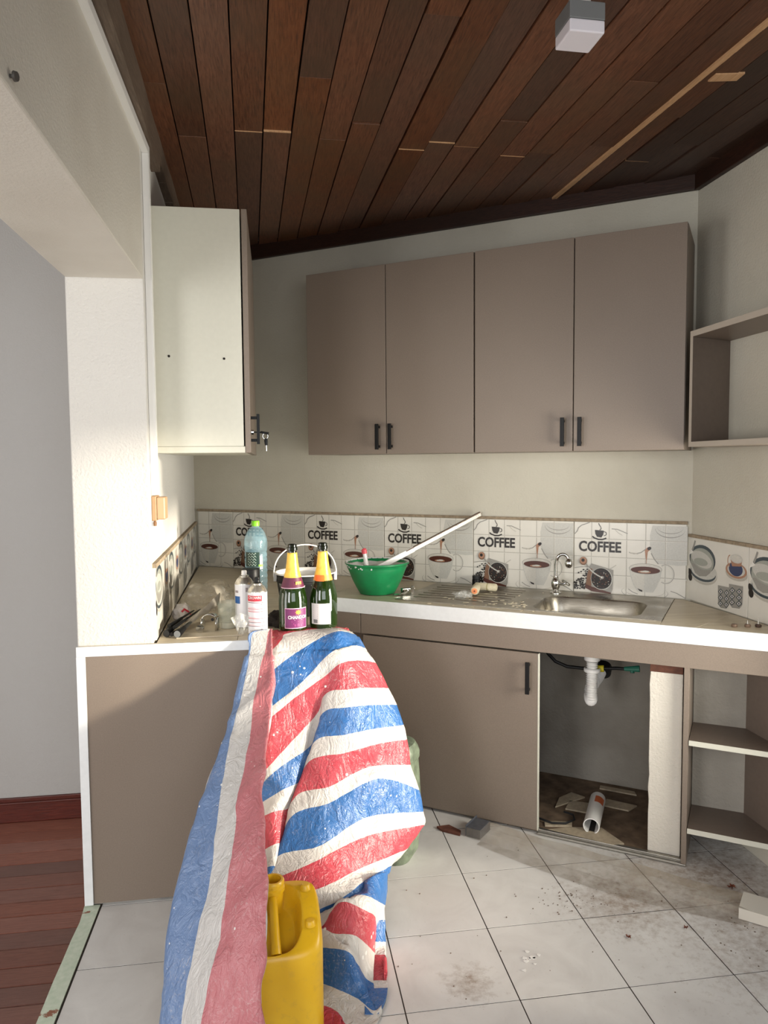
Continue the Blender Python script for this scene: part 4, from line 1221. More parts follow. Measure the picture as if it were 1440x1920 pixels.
e.add([(r * 1.006 * cos(-pi / 2 + 0.42 + dx_), r * 1.006 * sin(-pi / 2 + 0.42 + dx_), z) for dx_, z in ((-0.08, 0.104), (0.05, 0.106), (0.08, 0.099), (0.0, 0.092), (0.0, 0.086), (-0.05, 0.086), (-0.03, 0.094), (0.03, 0.099), (-0.06, 0.1))], [tuple(range(9))], 4)
e.build('print', [redp, paper, plain('dark_red_line', (120, 50, 60), 0.5), plain('pale_red_line', (226, 186, 186), 0.5), inkg], t, fix=False)
t = thing('spray_can', 'white spray can with a blue patch and white nozzle, behind the red-banded one', 'spray can', (-0.107, 2.590, ZT), 0, 'spray cans on the island worktop')
e = MB(); e.lathe([(0.0, 0.002), (0.030, 0.0), (0.0325, 0.003), (0.0325, 0.150), (0.0305, 0.156), (0.024, 0.167), (0.0165, 0.173), (0.0165, 0.178), (0.012, 0.180), (0.0, 0.180)], 30, ms=[1, 1, 0, 1, 1, 1, 1, 1, 1]); e.build('can', [canw, canm], t, smooth=True)
e = MB(); e.lathe([(0.0, 0.196), (0.0075, 0.196), (0.009, 0.192), (0.009, 0.182), (0.013, 0.178)], 18); e.build('nozzle', M['white_pl'], t, smooth=True)
e = MB(); cyl_patch(e, r, -pi / 2 - 0.85, 0.8, 0.085, 0.110, 0); cyl_patch(e, r, -pi / 2 - 0.9, 0.5, 0.122, 0.130, 1); cyl_patch(e, r, -pi / 2 + 0.3, 0.25, 0.125, 0.14, 1, 4)
e.build('print', [bluep, inkg], t, fix=False)
t = thing('lidded_tub', 'black lidded tub standing behind the spray cans', 'tub', (-0.088, 2.720, ZT))
e = MB(); e.lathe([(0.0, 0.0), (0.029, 0.0), (0.031, 0.004), (0.031, 0.142), (0.0, 0.142)], 26); e.build('tub', M['black_matt'], t, smooth=True)
e = MB(); e.lathe([(0.0325, 0.142), (0.0328, 0.144), (0.0328, 0.181), (0.031, 0.184), (0.0, 0.184)], 26); e.build('lid', M['black'], t, smooth=True)

# glass tumbler
gl = sheer('greenish_glass', (196, 202, 184), 0.20, 0.05, 0.7)
t = thing('tumbler', 'clear glass tumbler with a thick base beside the spray cans', 'glass', (-0.164, 2.585, ZT))
e = MB(); e.lathe([(0.0, 0.0), (0.028, 0.0), (0.0295, 0.002), (0.0325, 0.030), (0.036, 0.088), (0.0365, 0.0895), (0.0345, 0.0895), (0.0310, 0.032), (0.028, 0.022), (0.0, 0.020)], 30); e.build('glass', gl, t, smooth=True)
e = MB(); e.lathe([(0.0, 0.001), (0.0275, 0.001), (0.0300, 0.020), (0.0, 0.0195)], 26); tag(e.build('thick_base', sheer('thick_glass', (214, 208, 190), 0.55, 0.06, 0.7), t, smooth=True), 'thick glass base')

# paint bucket
t = thing('paint_bucket', 'black paint bucket with a white rim and raised wire handle behind the wine bottles', 'bucket', (0.112, 2.800, ZT))
e = MB(); e.lathe([(0.0, 0.004), (0.085, 0.0), (0.090, 0.004), (0.106, 0.118), (0.109, 0.122), (0.109, 0.128), (0.106, 0.130), (0.107, 0.148), (0.113, 0.150), (0.116, 0.152), (0.116, 0.156), (0.110, 0.156), (0.104, 0.150), (0.088, 0.012), (0.0, 0.010)], 40, ms=[0] * 7 + [0, 0, 1, 1, 1, 1, 1])
e.build('pail', [M['black_matt'], M['white_pl']], t, smooth=True)
e = MB(); e.lathe([(0.0, 0.138), (0.1035, 0.138), (0.1035, 0.142), (0.07, 0.1445), (0.03, 0.1425), (0.0, 0.1435)], 36); tag(e.build('paint', M['paint_wet'], t, smooth=True), 'white paint inside')
hp = [(0.118 * cos(pi - pi * i / 24), 0.012 * sin(pi * i / 24), 0.138 + 0.118 * sin(pi * i / 24) ** 0.8) for i in range(25)]
e = MB(); e.tube(hp, 0.0028, 8); e.build('handle', M['white_pl'], t, smooth=True)
for sx in (-1, 1):
    e = MB(); e.box(sx * 0.113 - 0.006, sx * 0.113 + 0.006, -0.012, 0.012, 0.122, 0.150); e.build('handle_lug', M['white_pl'], t, bevel=0.002)
# paint splashes down the pail
e = MB(); rnd = random.Random(5)
for i in range(16):
    a = -pi / 2 + rnd.uniform(-1.2, 1.2); z1 = 0.120; z0 = z1 - rnd.uniform(0.006, 0.030); w = rnd.uniform(0.03, 0.09)
    rr_ = lambda z: 0.0905 + (z - 0.004) * 0.1404 + 0.0004
    e.add([(rr_(z) * cos(a + q), rr_(z) * sin(a + q), z) for q, z in ((-w / 2, z1), (w / 2, z1), (w / 3, (z0 + z1) / 2), (w / 8, z0), (-w / 4, (z0 + z1) / 2))], [(0, 1, 2, 3, 4)])
tag(e.build('paint_drips', plain('grey_white_drips', (176, 174, 168), 0.5), t, fix=False), 'dried paint drips', kind='stuff')

# green bowl of paint
t = thing('mixing_bowl', 'green plastic bowl full of white paint at the middle of the worktop', 'bowl', (0.437, 3.165, ZT))
e = MB(); e.lathe([(0.0, 0.006), (0.066, 0.004), (0.070, 0.0), (0.076, 0.002), (0.092, 0.030), (0.108, 0.062), (0.121, 0.096), (0.1275, 0.112), (0.1275, 0.114), (0.1325, 0.126), (0.139, 0.131), (0.1395, 0.137), (0.134, 0.138), (0.126, 0.130), (0.117, 0.095), (0.103, 0.062), (0.086, 0.030), (0.066, 0.010), (0.0, 0.010)], 48); e.build('bowl', M['green_pl'], t, smooth=True)
e = MB(); vs = []; nr = 10; ns = 40
for i in range(nr + 1):
    for k in range(ns):
        a = 2 * pi * k / ns; rr_ = 0.1255 * i / nr
        h = 0.108 + 0.012 * noise.noise((rr_ * 25 * cos(a), rr_ * 25 * sin(a), 2)) + (0.016 * (i / nr) ** 4)
        vs.append((rr_ * cos(a), rr_ * sin(a), h))
fs = [(i * ns + k, i * ns + (k + 1) % ns, (i + 1) * ns + (k + 1) % ns, (i + 1) * ns + k) for i in range(nr) for k in range(ns)]
e.add(vs, fs)
e.lathe([(0.1262, 0.121), (0.1305, 0.1345), (0.1345, 0.1388), (0.138, 0.1385), (0.1402, 0.1365)], 14, a0=pi * 1.02, a1=pi * 1.32); e.lathe([(0.1262, 0.121), (0.1305, 0.1345), (0.1345, 0.1388), (0.139, 0.1385)], 20, a0=-0.6, a1=pi * 0.98)
tag(e.build('paint', M['paint_wet'], t, smooth=True), 'white paint in and on the rim')
e = MB(); rnd = random.Random(8)
for i in range(12):
    a = rnd.uniform(pi * 1.05, pi * 1.4); z = rnd.uniform(0.116, 0.134); R0 = 0.1335 if z > 0.126 else 0.129
    q = rnd.uniform(0.002, 0.0045); e.tube([(R0 * cos(a), R0 * sin(a), z), ((R0 + 0.003) * cos(a), (R0 + 0.003) * sin(a), z - 0.001)], q, 7)
tag(e.build('paint_drips', M['paint_wet'], t, smooth=True), 'white paint drips', kind='stuff')
t = thing('stirring_stick', 'white stick with a red tip standing in the green bowl', 'stick', (0.385, 3.150, 0.955))
e = MB(); e.tube([(0.008, 0.0, -0.02), (-0.004, 0.002, 0.062)], [0.011, 0.0085], 10); e.build('stick', M['white_pl'], t, smooth=True)
e = MB(); e.tube([(-0.0035, 0.0018, 0.058), (-0.006, 0.0025, 0.074), (-0.0085, 0.003, 0.080)], [0.0115, 0.012, 0.007], 9); tag(e.build('tip', plain('red_daub', (206, 74, 84), 0.5, var=0.3), t, smooth=True), 'red daubed tip')
t = thing('roller_pole', 'slotted metal bar leaning from the green bowl to the tiled wall', 'pole', (0.425, 3.140, 0.945))
end = Vector((0.925 - 0.425, 3.255 - 3.140, 1.168 - 0.945)); L0 = end.length; dd_ = end.normalized()
side = Vector((-dd_.y, dd_.x, 0)).normalized(); upv = side.cross(dd_) * -1
if upv.z < 0: upv = -upv
e = MB()


def barpart(e, a, b_, w, h, off=0.0):
    p0 = dd_ * a + upv * off; p1 = dd_ * b_ + upv * off
    vs = []
    for p in (p0, p1):
        for sw, sh in ((-1, -1), (1, -1), (1, 1), (-1, 1)):
            vs.append(p + side * (w * sw) + upv * (h * sh))
    e.add(vs, [(3, 2, 1, 0), (4, 5, 6, 7), (0, 1, 5, 4), (1, 2, 6, 5), (2, 3, 7, 6), (3, 0, 4, 7)])


barpart(e, 0.18, L0, 0.0015, 0.0095); e.build('bar', M['steel_dull'], t, bevel=0.0006)
e = MB(); barpart(e, 0.16, L0, 0.006, 0.0022, 0.0085); tag(e.build('flange', plain('rusty_steel', (96, 78, 66), 0.55, metal=0.4, var=0.2), t), 'rusty upper flange')
e = MB(); barpart(e, 0.0, 0.20, 0.0045, 0.0125); tag(e.build('grip', M['white_pl'], t, bevel=0.003), 'white paint-covered lower end')
for k in range(3):
    e = MB(); e.tube([tuple(dd_ * (L0 - 0.02 - 0.105 * k) - side * 0.003), tuple(dd_ * (L0 - 0.02 - 0.105 * k) + side * 0.003)], 0.004, 8); e.build('slot', M['white_pl'], t)

# bracket right of the bowl
t = thing('hinge_bracket', 'bent steel cabinet hinge lying right of the green bowl', 'hinge', (0.568, 3.118, ZT))
e = MB(); e.prism([(-0.035, 0.010), (0.022, 0.026), (0.028, 0.004), (-0.028, -0.008)], 0.018, 0.024); e.prism([(0.014, 0.024), (0.028, 0.020), (0.022, -0.010), (0.008, -0.004)], 0.0, 0.030); e.prism([(-0.034, 0.010), (-0.022, 0.013), (-0.020, 0.0), (-0.030, -0.006)], 0.0, 0.020); e.build('plate', M['chrome'], t, bevel=0.0015)
e = MB(); e.tube([(-0.005, 0.0, 0.012), (-0.025, -0.03, 0.006), (-0.05, -0.045, 0.005), (-0.075, -0.048, 0.005)], 0.005, 8, sq=1.6); e.build('arm', M['chrome'], t, smooth=True)

# paint-roller sleeves, wrap, jar on the drainboard
fleece = plain('cream_fleece', (222, 212, 182), 0.85, var=0.08, bump=0.6, scale=160)
zs0 = HC + 0.0075
t = thing('roller_sleeve', 'cream mini paint-roller sleeve showing its orange end, at the front of the pair', 'paint roller', (0.835, 3.010, zs0 + 0.018))
e = MB(); e.tube([(-0.012, -0.022, 0), (-0.010, -0.018, 0), (0.016, 0.046, 0.004), (0.018, 0.050, 0.004)], [0.0150, 0.0178, 0.0178, 0.0150], 18); e.build('sleeve', fleece, t, smooth=True)
e = MB(); e.tube([(-0.0125, -0.0232, 0), (-0.0105, -0.0185, 0)], [0.0120, 0.0135], 16); e.build('end_cap', plain('orange_plastic', (240, 150, 96), 0.5), t, smooth=True)
e = MB(); e.tube([(-0.0130, -0.0245, 0), (-0.0118, -0.0215, 0)], 0.004, 10); tag(e.build('core', plain('rust_core', (150, 70, 40), 0.6), t), 'dark core hole')
t = thing('roller_sleeve', 'cream mini paint-roller sleeve lying behind the orange-ended one', 'paint roller', (0.912, 3.085, zs0 + 0.0168))
e = MB(); e.tube([(-0.050, 0.034, 0), (-0.047, 0.032, 0), (0.026, -0.019, 0), (0.030, -0.022, 0)], [0.012, 0.0165, 0.0165, 0.013], 18); e.build('sleeve', fleece, t, smooth=True)
e = MB(); e.tube([(-0.004, 0.0022, 0), (0.0, -0.0006, 0)], [0.0169, 0.0169], 18); tag(e.build('joint_ring', plain('olive_ring', (180, 168, 120), 0.6), t), 'olive ring')


def crumple(name, lab, cat, loc, size, mat, seed, squash=1.0, n=3, amp=0.45, flat=True):
    bm = bmesh.new(); bmesh.ops.create_icosphere(bm, subdivisions=n, radius=1.0)
    for v in bm.verts:
        p = v.co.copy(); d = noise.noise(p * 1.6 + Vector((seed, 0, 0))) + 0.6 * noise.noise(p * 4.1 + Vector((0, seed, 0)))
        v.co = p * (1 + amp * d)
        v.co.x *= size[0]; v.co.y *= size[1]; v.co.z *= size[2]
    zmin = min(v.co.z for v in bm.verts)
    for v in bm.verts:
        v.co.z = max(v.co.z, zmin * 0.55) - zmin * 0.55
    me = bpy.data.meshes.new(name); bm.to_mesh(me); bm.free(); me.materials.append(mat)
    if not flat: me.polygons.foreach_set('use_smooth', [True] * len(me.polygons))
    o = bpy.data.objects.new(name, me); COL.objects.link(o); o.location = loc
    return tag(o, lab, cat) if lab else o


clearp = sheer('clear_film', (228, 228, 222), 0.30, 0.08, 0.8, 0.2, 60)
milky = sheer('milky_film', (214, 206, 190), 0.30, 0.18, 0.7, 0.18, 24)
crumple('plastic_wrap', 'crumpled clear plastic wrap left of the orange-ended roller sleeve', 'plastic wrap', (0.770, 2.975, HC + 0.004), (0.040, 0.026, 0.016), clearp, 3.1)
t = thing('small_jar', 'small glossy black jar against the splash-back on the drainboard', 'jar', (0.902, 3.245, HC + 0.004))
e = MB(); e.lathe([(0.0, 0.0), (0.017, 0.0), (0.0185, 0.003), (0.0185, 0.028), (0.016, 0.033), (0.0, 0.033)], 20); e.build('jar', M['black'], t, smooth=True)
e = MB(); e.lathe([(0.0175, 0.033), (0.0175, 0.046), (0.0, 0.047)], 20); e.build('lid', M['black_matt'], t, smooth=True)
# flaked paint chips: too many to count
e = MB(); rnd = random.Random(21)
for i in range(70):
    s_ = rnd.gauss(1.93, 0.13); d_ = rnd.uniform(0.36, 0.52) if i < 55 else rnd.uniform(0.05, 0.4)
    x, y = P(s_, d_); a = rnd.uniform(0, 6.3); q = rnd.uniform(0.002, 0.008)
    if 2.02 < s_ < 2.46 and 0.13 < d_ < 0.47: continue
    z = (HC + 0.0068) if d_ < 0.49 else HC + 0.0008
    n = rnd.randint(4, 6)
    e.prism([(x + q * rnd.uniform(0.5, 1.2) * cos(a + 2 * pi * k / n) * 1.5, y + q * rnd.uniform(0.5, 1.2) * sin(a + 2 * pi * k / n)) for k in range(n)], z, z + 0.0012)
tag(e.build('paint_flakes', plain('cream_flakes', (214, 202, 176), 0.8)), 'cream paint flakes scattered over the drainboard and worktop edge', 'debris', kind='stuff')

# three small studs at the right end
for (x, y, lab, h) in ((1.535, 2.282, 'small flat metal stud lying on the worktop, leftmost of the three at the right end', 0.0), (1.577, 2.272, 'small pale metal stud with a pin, between the two other studs', 0.010), (1.611, 2.264, 'small dark metal stud with a pin, nearest the right splash-back', 0.018)):
    t = thing('metal_stud', lab, 'stud', (x, y, HC + 0.0005), 0, 'metal studs at the right end of the worktop')
    e = MB(); e.lathe([(0.0, 0.0), (0.009, 0.0), (0.0105, 0.003), (0.0105, 0.007), (0.008, 0.010), (0.0, 0.0105)], 16); e.build('disc', plain('brown_metal' + str(h), (150, 128, 112) if h != 0.018 else (96, 78, 68), 0.35, metal=0.6), t, smooth=True)
    if h:
        e = MB(); e.tube([(0, 0, 0.010), (0, 0.001, 0.012 + h)], [0.0028, 0.0012], 8); e.build('pin', M['steel_dull'], t)

# ------------------------------------------------------------------ clutter at the left end of the island
crumple('crumpled_paper', 'crumpled white paper with a red mark below the left splash-back', 'paper', (-0.338, 2.735, ZT), (0.032, 0.032, 0.036), plain('paper_ball', (222, 214, 206), 0.7, var=0.05), 7.7, amp=0.3)
pp = bpy.data.objects['crumpled_paper']
e = MB(); e.tube([(0.005, -0.031, 0.036), (0.014, -0.031, 0.046), (0.026, -0.024, 0.036), (0.034, -0.016, 0.024)], 0.0038, 6, sq=0.5); tag(e.build('red_mark', redp, pp), 'red printed mark')
heap = crumple('plastic_bag', 'large clear crumpled plastic bag lying behind the utensils', 'plastic bag', (-0.255, 2.93, ZT), (0.105, 0.16, 0.060), milky, 12.3, n=4, amp=0.35, flat=False)
# tilted milky sleeve with its white flap
e = MB(); vs = []
nu, nv = 12, 8
for i in range(nu + 1):
    for j in range(nv + 1):
        u = i / nu; v = j / nv
        x = -0.325 + 0.120 * u; y = 2.520 + 0.27 * u * 0.9 + 0.10 * v * (1 - u * 0.3)
        z = 0.006 + 0.080 * u * (0.35 + 0.65 * sin(pi * v * 0.9 + 0.25)) + 0.006 * noise.noise((u * 5, v * 4, 6))
        vs.append((x + 0.270, y - 2.62, max(0.002, z)))
fs = [(i * (nv + 1) + j, (i + 1) * (nv + 1) + j, (i + 1) * (nv + 1) + j + 1, i * (nv + 1) + j + 1) for i in range(nu) for j in range(nv)]
e.add(vs, fs)
o = e.build('plastic_sleeve', sheer('milky_sleeve', (206, 198, 184), 0.6, 0.25, 0.5, 0.1, 30), None, (-0.270, 2.62, ZT), smooth=True, fix=False)
sd = o.modifiers.new('thick', 'SOLIDIFY'); sd.thickness = 0.001
tag(o, 'milky plastic sleeve sloping up from the utensils to the tumbler', 'plastic sleeve')

uten = [(-0.355, 2.466, -0.318, 2.585, 0.013, 0.034, 0.0125, 'black-handled utensil with the thick round end at the far left of the pile'),
        (-0.318, 2.448, -0.286, 2.560, 0.0135, 0.028, 0.0130, 'black-handled utensil with the thick grey round end at the front of the pile'),
        (-0.350, 2.500, -0.285, 2.655, 0.030, 0.050, 0.0075, 'black utensil rod lying on top along the middle of the pile'),
        (-0.332, 2.486, -0.262, 2.640, 0.028, 0.056, 0.0065, 'black utensil rod pointing highest to the right of the pile'),
        (-0.357, 2.520, -0.315, 2.660, 0.014, 0.034, 0.0075, 'black utensil rod at the back of the pile by the paper'),
        (-0.338, 2.462, -0.300, 2.570, 0.010, 0.018, 0.0070, 'black utensil rod wedged low between the two round-ended ones')]
for x0, y0, x1, y1, z0, z1, r_, lab in uten:
    t = thing('utensil', lab, 'utensil', (x0, y0, ZT), 0, 'black utensils piled at the left end of the island')
    dx_, dy_ = x1 - x0, y1 - y0
    e = MB(); e.tube([(0, 0, z0), (dx_ * 0.04, dy_ * 0.04, z0), (dx_ * 0.5, dy_ * 0.5, (z0 + z1) / 2)], [r_ * 0.94, r_, r_ * 0.62], 14); e.build('handle', M['black'], t, smooth=True)
    e = MB(); e.tube([(dx_ * 0.5, dy_ * 0.5, (z0 + z1) / 2), (dx_ * 0.8, dy_ * 0.8, z0 * 0.2 + z1 * 0.8), (dx_, dy_, z1)], [r_ * 0.55, r_ * 0.5, r_ * 0.25], 10); e.build('shaft', plain('grey_black_metal', (58, 58, 56), 0.3, metal=0.6), t, smooth=True)
    if r_ > 0.011:
        e = MB(); a = Vector((dx_, dy_, 0)).normalized(); e.tube([tuple(a * -0.0006 + Vector((0, 0, z0))), tuple(a * 0.002 + Vector((0, 0, z0)))], r_ * 0.86, 14); e.build('end_cap', M['black_matt'] if x0 < -0.33 else M['grey_pl'], t)

t = thing('cabinet_hinge', 'shiny steel cup hinge standing beside the tumbler', 'hinge', (-0.225, 2.545, ZT))
e = MB(); e.tube([(-0.030, -0.030, 0.012), (-0.026, -0.020, 0.012)], [0.0125, 0.0135], 18); e.build('cup', M['chrome'], t, smooth=True)
e = MB(); vs = []
for i in range(11):
    a = pi * 0.95 - pi * 0.8 * i / 10
    for w in (-0.012, 0.012):
        vs.append((0.004 + 0.024 * cos(a) + w * 0.4, 0.002 + w, 0.038 + 0.020 * sin(a)))
e.add(vs, [(2 * i, 2 * i + 2, 2 * i + 3, 2 * i + 1) for i in range(10)]); e.add([(-0.026, -0.012, 0.008), (-0.016, 0.012, 0.008), (-0.015, 0.014, 0.044), (-0.024, -0.010, 0.044)], [(0, 1, 2, 3)]); e.add([(0.020, -0.012, 0.0), (0.030, 0.012, 0.0), (0.032, 0.012, 0.044), (0.022, -0.012, 0.044)], [(0, 1, 2, 3)])
o = e.build('arm', M['chrome'], t, smooth=True); sd = o.modifiers.new('thick', 'SOLIDIFY'); sd.thickness = 0.0025
e = MB(); e.tube([(0.012, -0.012, 0.040), (0.014, -0.016, 0.040)], 0.005, 10); e.build('screw', M['black_matt'], t)

# clear scrap beside the front can, dark gloves behind it, thin white strip in front
e = MB(); vs = []
for i in range(9):
    for j in range(9):
        u, v = i / 8, j / 8; w = 0.010 + 0.026 * v
        vs.append((w * (2 * u - 1) + 0.006 * noise.noise((u * 3, v * 3, 5)), 0.012 * noise.noise((u * 4, v * 3, 9)) + 0.006 * sin(u * 7), 0.001 + 0.072 * v - 0.016 * abs(2 * u - 1) * v))
e.add(vs, [(i * 9 + j, (i + 1) * 9 + j, (i + 1) * 9 + j + 1, i * 9 + j + 1) for i in range(8) for j in range(8)])
o = e.build('plastic_scrap', clearp, None, (-0.112, 2.462, ZT), smooth=False, fix=False); sd = o.modifiers.new('thick', 'SOLIDIFY'); sd.thickness = 0.0006
tag(o, 'upright scrap of clear plastic leaning on the red-banded spray can', 'plastic wrap')
crumple('work_glove', 'dark brown crumpled work glove between the spray cans and the wine bottles', 'glove', (0.008, 2.590, ZT), (0.040, 0.045, 0.030), M['cloth_dark'], 5.5, n=4, amp=0.4, flat=False)
e = MB(); e.prism([(-0.105, 0.006), (0.105, 0.014), (0.105, 0.018), (-0.105, 0.012)], 0, 0.003)
tag(e.build('white_strip', plain('cream_strip', (186, 172, 150), 0.5), None, (-0.215, 2.435, ZT)), 'thin white plastic strip lying along the front of the island', 'strip')

# ------------------------------------------------------------------ floor things
pk = Vector((0.755, -0.672)).normalized(); pn = Vector((-pk.y, pk.x))
t = thing('plastic_package', 'long clear plastic package lying on the floor tiles in front of the open bay', 'package', (0.690, 2.622, 0.0015), atan2(pk.y, pk.x))
film = sheer('brownish_film', (164, 150, 130), 0.30, 0.12, 0.6, 0.14, 14)
e = MB(); vs = []; nL = 36
for i in range(nL + 1):
    u = 1.02 * i / nL
    hgt = 0.033 + 0.006 * noise.noise((u * 6, 0, 0)); wd_ = 0.095 + 0.008 * noise.noise((u * 5, 3, 0))
    for (fy, fz) in ((0.0, 0.0), (0.004, 0.8), (0.02, 1.0), (0.5, 0.93), (0.9, 1.0), (1.0, 0.8), (1.0, 0.0)):
        vs.append((u, fy * wd_ + 0.002 * noise.noise((u * 20, fy * 4, 1)), 0.0005 + fz * hgt))
e.add(vs, [(i * 7 + j, (i + 1) * 7 + j, (i + 1) * 7 + j + 1, i * 7 + j + 1) for i in range(nL) for j in range(6)])
e.build('film', film, t, smooth=True, fix=False)
e = MB(); e.box(-0.002, 0.055, 0.006, 0.094, 0.001, 0.036).box(-0.004, -0.002, 0.002, 0.098, 0.001, 0.044); tag(e.build('end_block', plain('slate_block', (78, 80, 86), 0.4, var=0.2), t, bevel=0.002), 'dark slate end block')
e = MB(); vs = []
for u in (0.93, 1.06):
    for fy, fz in ((-0.003, 0.001), (-0.002, 0.034), (0.098, 0.036), (0.101, 0.001)): vs.append((u, fy, fz))
e.add(vs, [(0, 4, 5, 1), (1, 5, 6, 2), (2, 6, 7, 3)]); o = e.build('paper_label', plain('label_paper', (206, 200, 188), 0.5), t, fix=False); sd = o.modifiers.new('thick', 'SOLIDIFY'); sd.thickness = 0.001
e = MB(); vs = []; n = 14
for i in range(n + 1):
    u = 0.06 + 0.90 * i / n; w = 0.030 + 0.050 * sin(pi * i / n) + 0.006 * noise.noise((u * 9, 2, 2))
    vs += [(u, -0.002, 0.0012), (u, -w, 0.0010 + 0.001 * abs(noise.noise((u * 8, 5, 1))))]
e.add(vs, [(2 * i, 2 * i + 1, 2 * i + 3, 2 * i + 2) for i in range(n)]); e.build('loose_film', sheer('brown_loose_film', (140, 124, 104), 0.30, 0.15, 0.5, 0.1, 20), t, fix=False)

e = MB(); e.prism([(-0.05, 0.0), (-0.01, 0.028), (0.045, 0.0), (0.05, -0.028), (-0.028, -0.018)], 0, 0.008)
tag(e.build('brick_shard', plain('brick_red', (98, 58, 44), 0.9, var=0.3, bump=0.5), None, (0.640, 2.680, 0.001), radians(-30)), 'flat red-brown shard on the tiles below the cabinet door', 'debris')


def leaf(loc, sz, rz, lab, mat, seed):
    e = MB(); vs = [(0, 0, 0.004)]; n = 14; rnd = random.Random(seed)
    for k in range(n):
        a = 2 * pi * k / n; r_ = sz * (0.55 + 0.45 * (k % 2) + rnd.uniform(-0.15, 0.2)); vs.append((r_ * cos(a), r_ * sin(a) * 0.75, 0.001 + rnd.uniform(0, 0.010)))
    e.add(vs, [(0, 1 + k, 1 + (k + 1) % n) for k in range(n)])
    o = e.build('dry_leaf', mat, None, loc, rz, fix=False); sd = o.modifiers.new('thick', 'SOLIDIFY'); sd.thickness = 0.0008
    return tag(o, lab, 'leaf', 'dry leaf bits on the right floor tiles')


lm = plain('rust_leaf', (112, 56, 34), 0.8, var=0.3)
leaf((1.466, 2.160, 0.0005), 0.016, 0.3, 'rust-brown crumpled dry leaf on the tiles right of the package', lm, 1)
leaf((1.455, 2.085, 0.0005), 0.0075, 1.1, 'small rust-brown leaf bit nearest the right edge', lm, 2)
leaf((1.010, 1.972, 0.0005), 0.009, 2.0, 'small curled brown leaf bit at the middle of the tiles', lm, 3)
leaf((1.200, 1.985, 0.0005), 0.008, 0.7, 'small brown leaf bit on a joint near the package label', lm, 4)
e = MB(); rnd = random.Random(31)
for i in range(170):
    if i < 70: x, y = rnd.gauss(0.92, 0.06), rnd.gauss(2.18, 0.045)
    elif i < 120: x, y = rnd.uniform(0.3, 1.6), rnd.uniform(1.7, 2.6)
    else: x, y = rnd.gauss(1.4, 0.12), rnd.gauss(1.92, 0.10)
    if SD(x, y)[1] < 0.56: continue
    q = rnd.uniform(0.0008, 0.0024); a = rnd.uniform(0, 6)
    e.prism([(x + q * cos(a + k * pi / 2) * rnd.uniform(0.6, 1.3), y + q * sin(a + k * pi / 2) * rnd.uniform(0.6, 1.3)) for k in range(4)], 0.0006, 0.0006 + q * 0.8)
tag(e.build('floor_crumbs', plain('dark_crumbs', (104, 86, 72), 0.9)), 'dark crumbs of mud scattered over the white floor tiles', 'debris', kind='stuff')
e = MB(); rnd = random.Random(14)
for i in range(9):
    x, y = 0.695 + rnd.gauss(0, 0.022), 1.915 + rnd.gauss(0, 0.024); q = rnd.uniform(0.004, 0.012); a = rnd.uniform(0, 6)
    e.prism([(x + q * cos(a + k * 1.05) * rnd.uniform(0.3, 1.1), y + q * sin(a + k * 1.05) * rnd.uniform(0.3, 1.0)) for k in range(6)], 0.0007, 0.0012)
tag(e.build('paint_splash', M['white_pl']), 'small splash of white paint on the middle floor tile', 'debris', kind='stuff')

# jerrycan: rounded body, hollowed shoulder with a grip bar, screw neck, two nubs
t = thing('jerrycan', 'dirty yellow plastic jerrycan without a cap in front of the tarp', 'jerrycan', (-0.019, 1.786, 0.0), radians(2))
HX, HY = 0.118, 0.094


def sup(a, hx, hy, p=4.2):
    c, s = cos(a), sin(a)
    return (hx * math.copysign(abs(c) ** (2 / p), c), hy * math.copysign(abs(s) ** (2 / p), s))


def topz(x, y):
    # shoulder sloping to the front, hollow beside the grip
    z = 0.323 - 0.76 * max(0.0, 0.060 - y) ** 1.15
    cx, cy = -0.004, -0.004
    d = (abs((x - cx) / 0.066) ** 2.6 + abs((y - cy) / 0.072) ** 2.6) ** (1 / 2.6)
    k = max(0.0, min(1.0, (1.14 - d) / 0.32)); k = k * k * (3 - 2 * k)
    return z - k * 0.050


NS = 96; e = MB(); vs = []; fs = []
rows = [(0.90, 0.0), (0.97, 0.004), (1.0, 0.014), (1.0, 0.10), (1.0, 0.150), (0.992, 0.156), (1.0, 0.163), (1.0, 0.208)]
for k, z in rows:
    for i in range(NS):
        x, y = sup(2 * pi * i / NS, HX * k, HY * k); vs.append((x, y, z))
ring_n = len(rows)
shr = [(1.0, 0.35), (0.990, 0.62), (0.970, 0.82), (0.94, 0.94), (0.905, 1.0)] + [(0.87 - 0.87 * j / 34, 1.0) for j in range(34)]
for k, f_ in shr:
    for i in range(NS):
        x, y = sup(2 * pi * i / NS, HX * k, HY * k, 4.2 if k > 0.6 else 3); zt_ = topz(x, y); vs.append((x, y, 0.208 + (zt_ - 0.208) * f_))
tot = ring_n + len(shr)
fs = [(j * NS + i, j * NS + (i + 1) % NS, (j + 1) * NS + (i + 1) % NS, (j + 1) * NS + i) for j in range(tot - 1) for i in range(NS)]
fs.append(tuple(range((tot - 1) * NS, tot * NS))); fs.append(tuple(range(NS))[::-1])
e.add(vs, fs); e.build('body', M['jug'], t, smooth=True)
e = MB(); e.tube([(0.0, 0.052, 0.302), (0.0, 0.030, 0.306), (0.001, -0.010, 0.288), (0.002, -0.050, 0.260), (0.003, -0.076, 0.236)], [0.0125, 0.0115, 0.011, 0.0115, 0.013], 12); e.build('grip', M['jug'], t, smooth=True)
e = MB(); e.lathe([(0.027, -0.02), (0.027, 0.030), (0.0305, 0.032), (0.0305, 0.040), (0.027, 0.043), (0.0265, 0.048), (0.0295, 0.050), (0.0295, 0.056), (0.0265, 0.060), (0.0215, 0.060), (0.0205, 0.054), (0.0205, 0.006), (0.0, 0.004)], 28, (0.001, 0.062, 0.286)); e.build('neck', M['jug'], t, smooth=True)
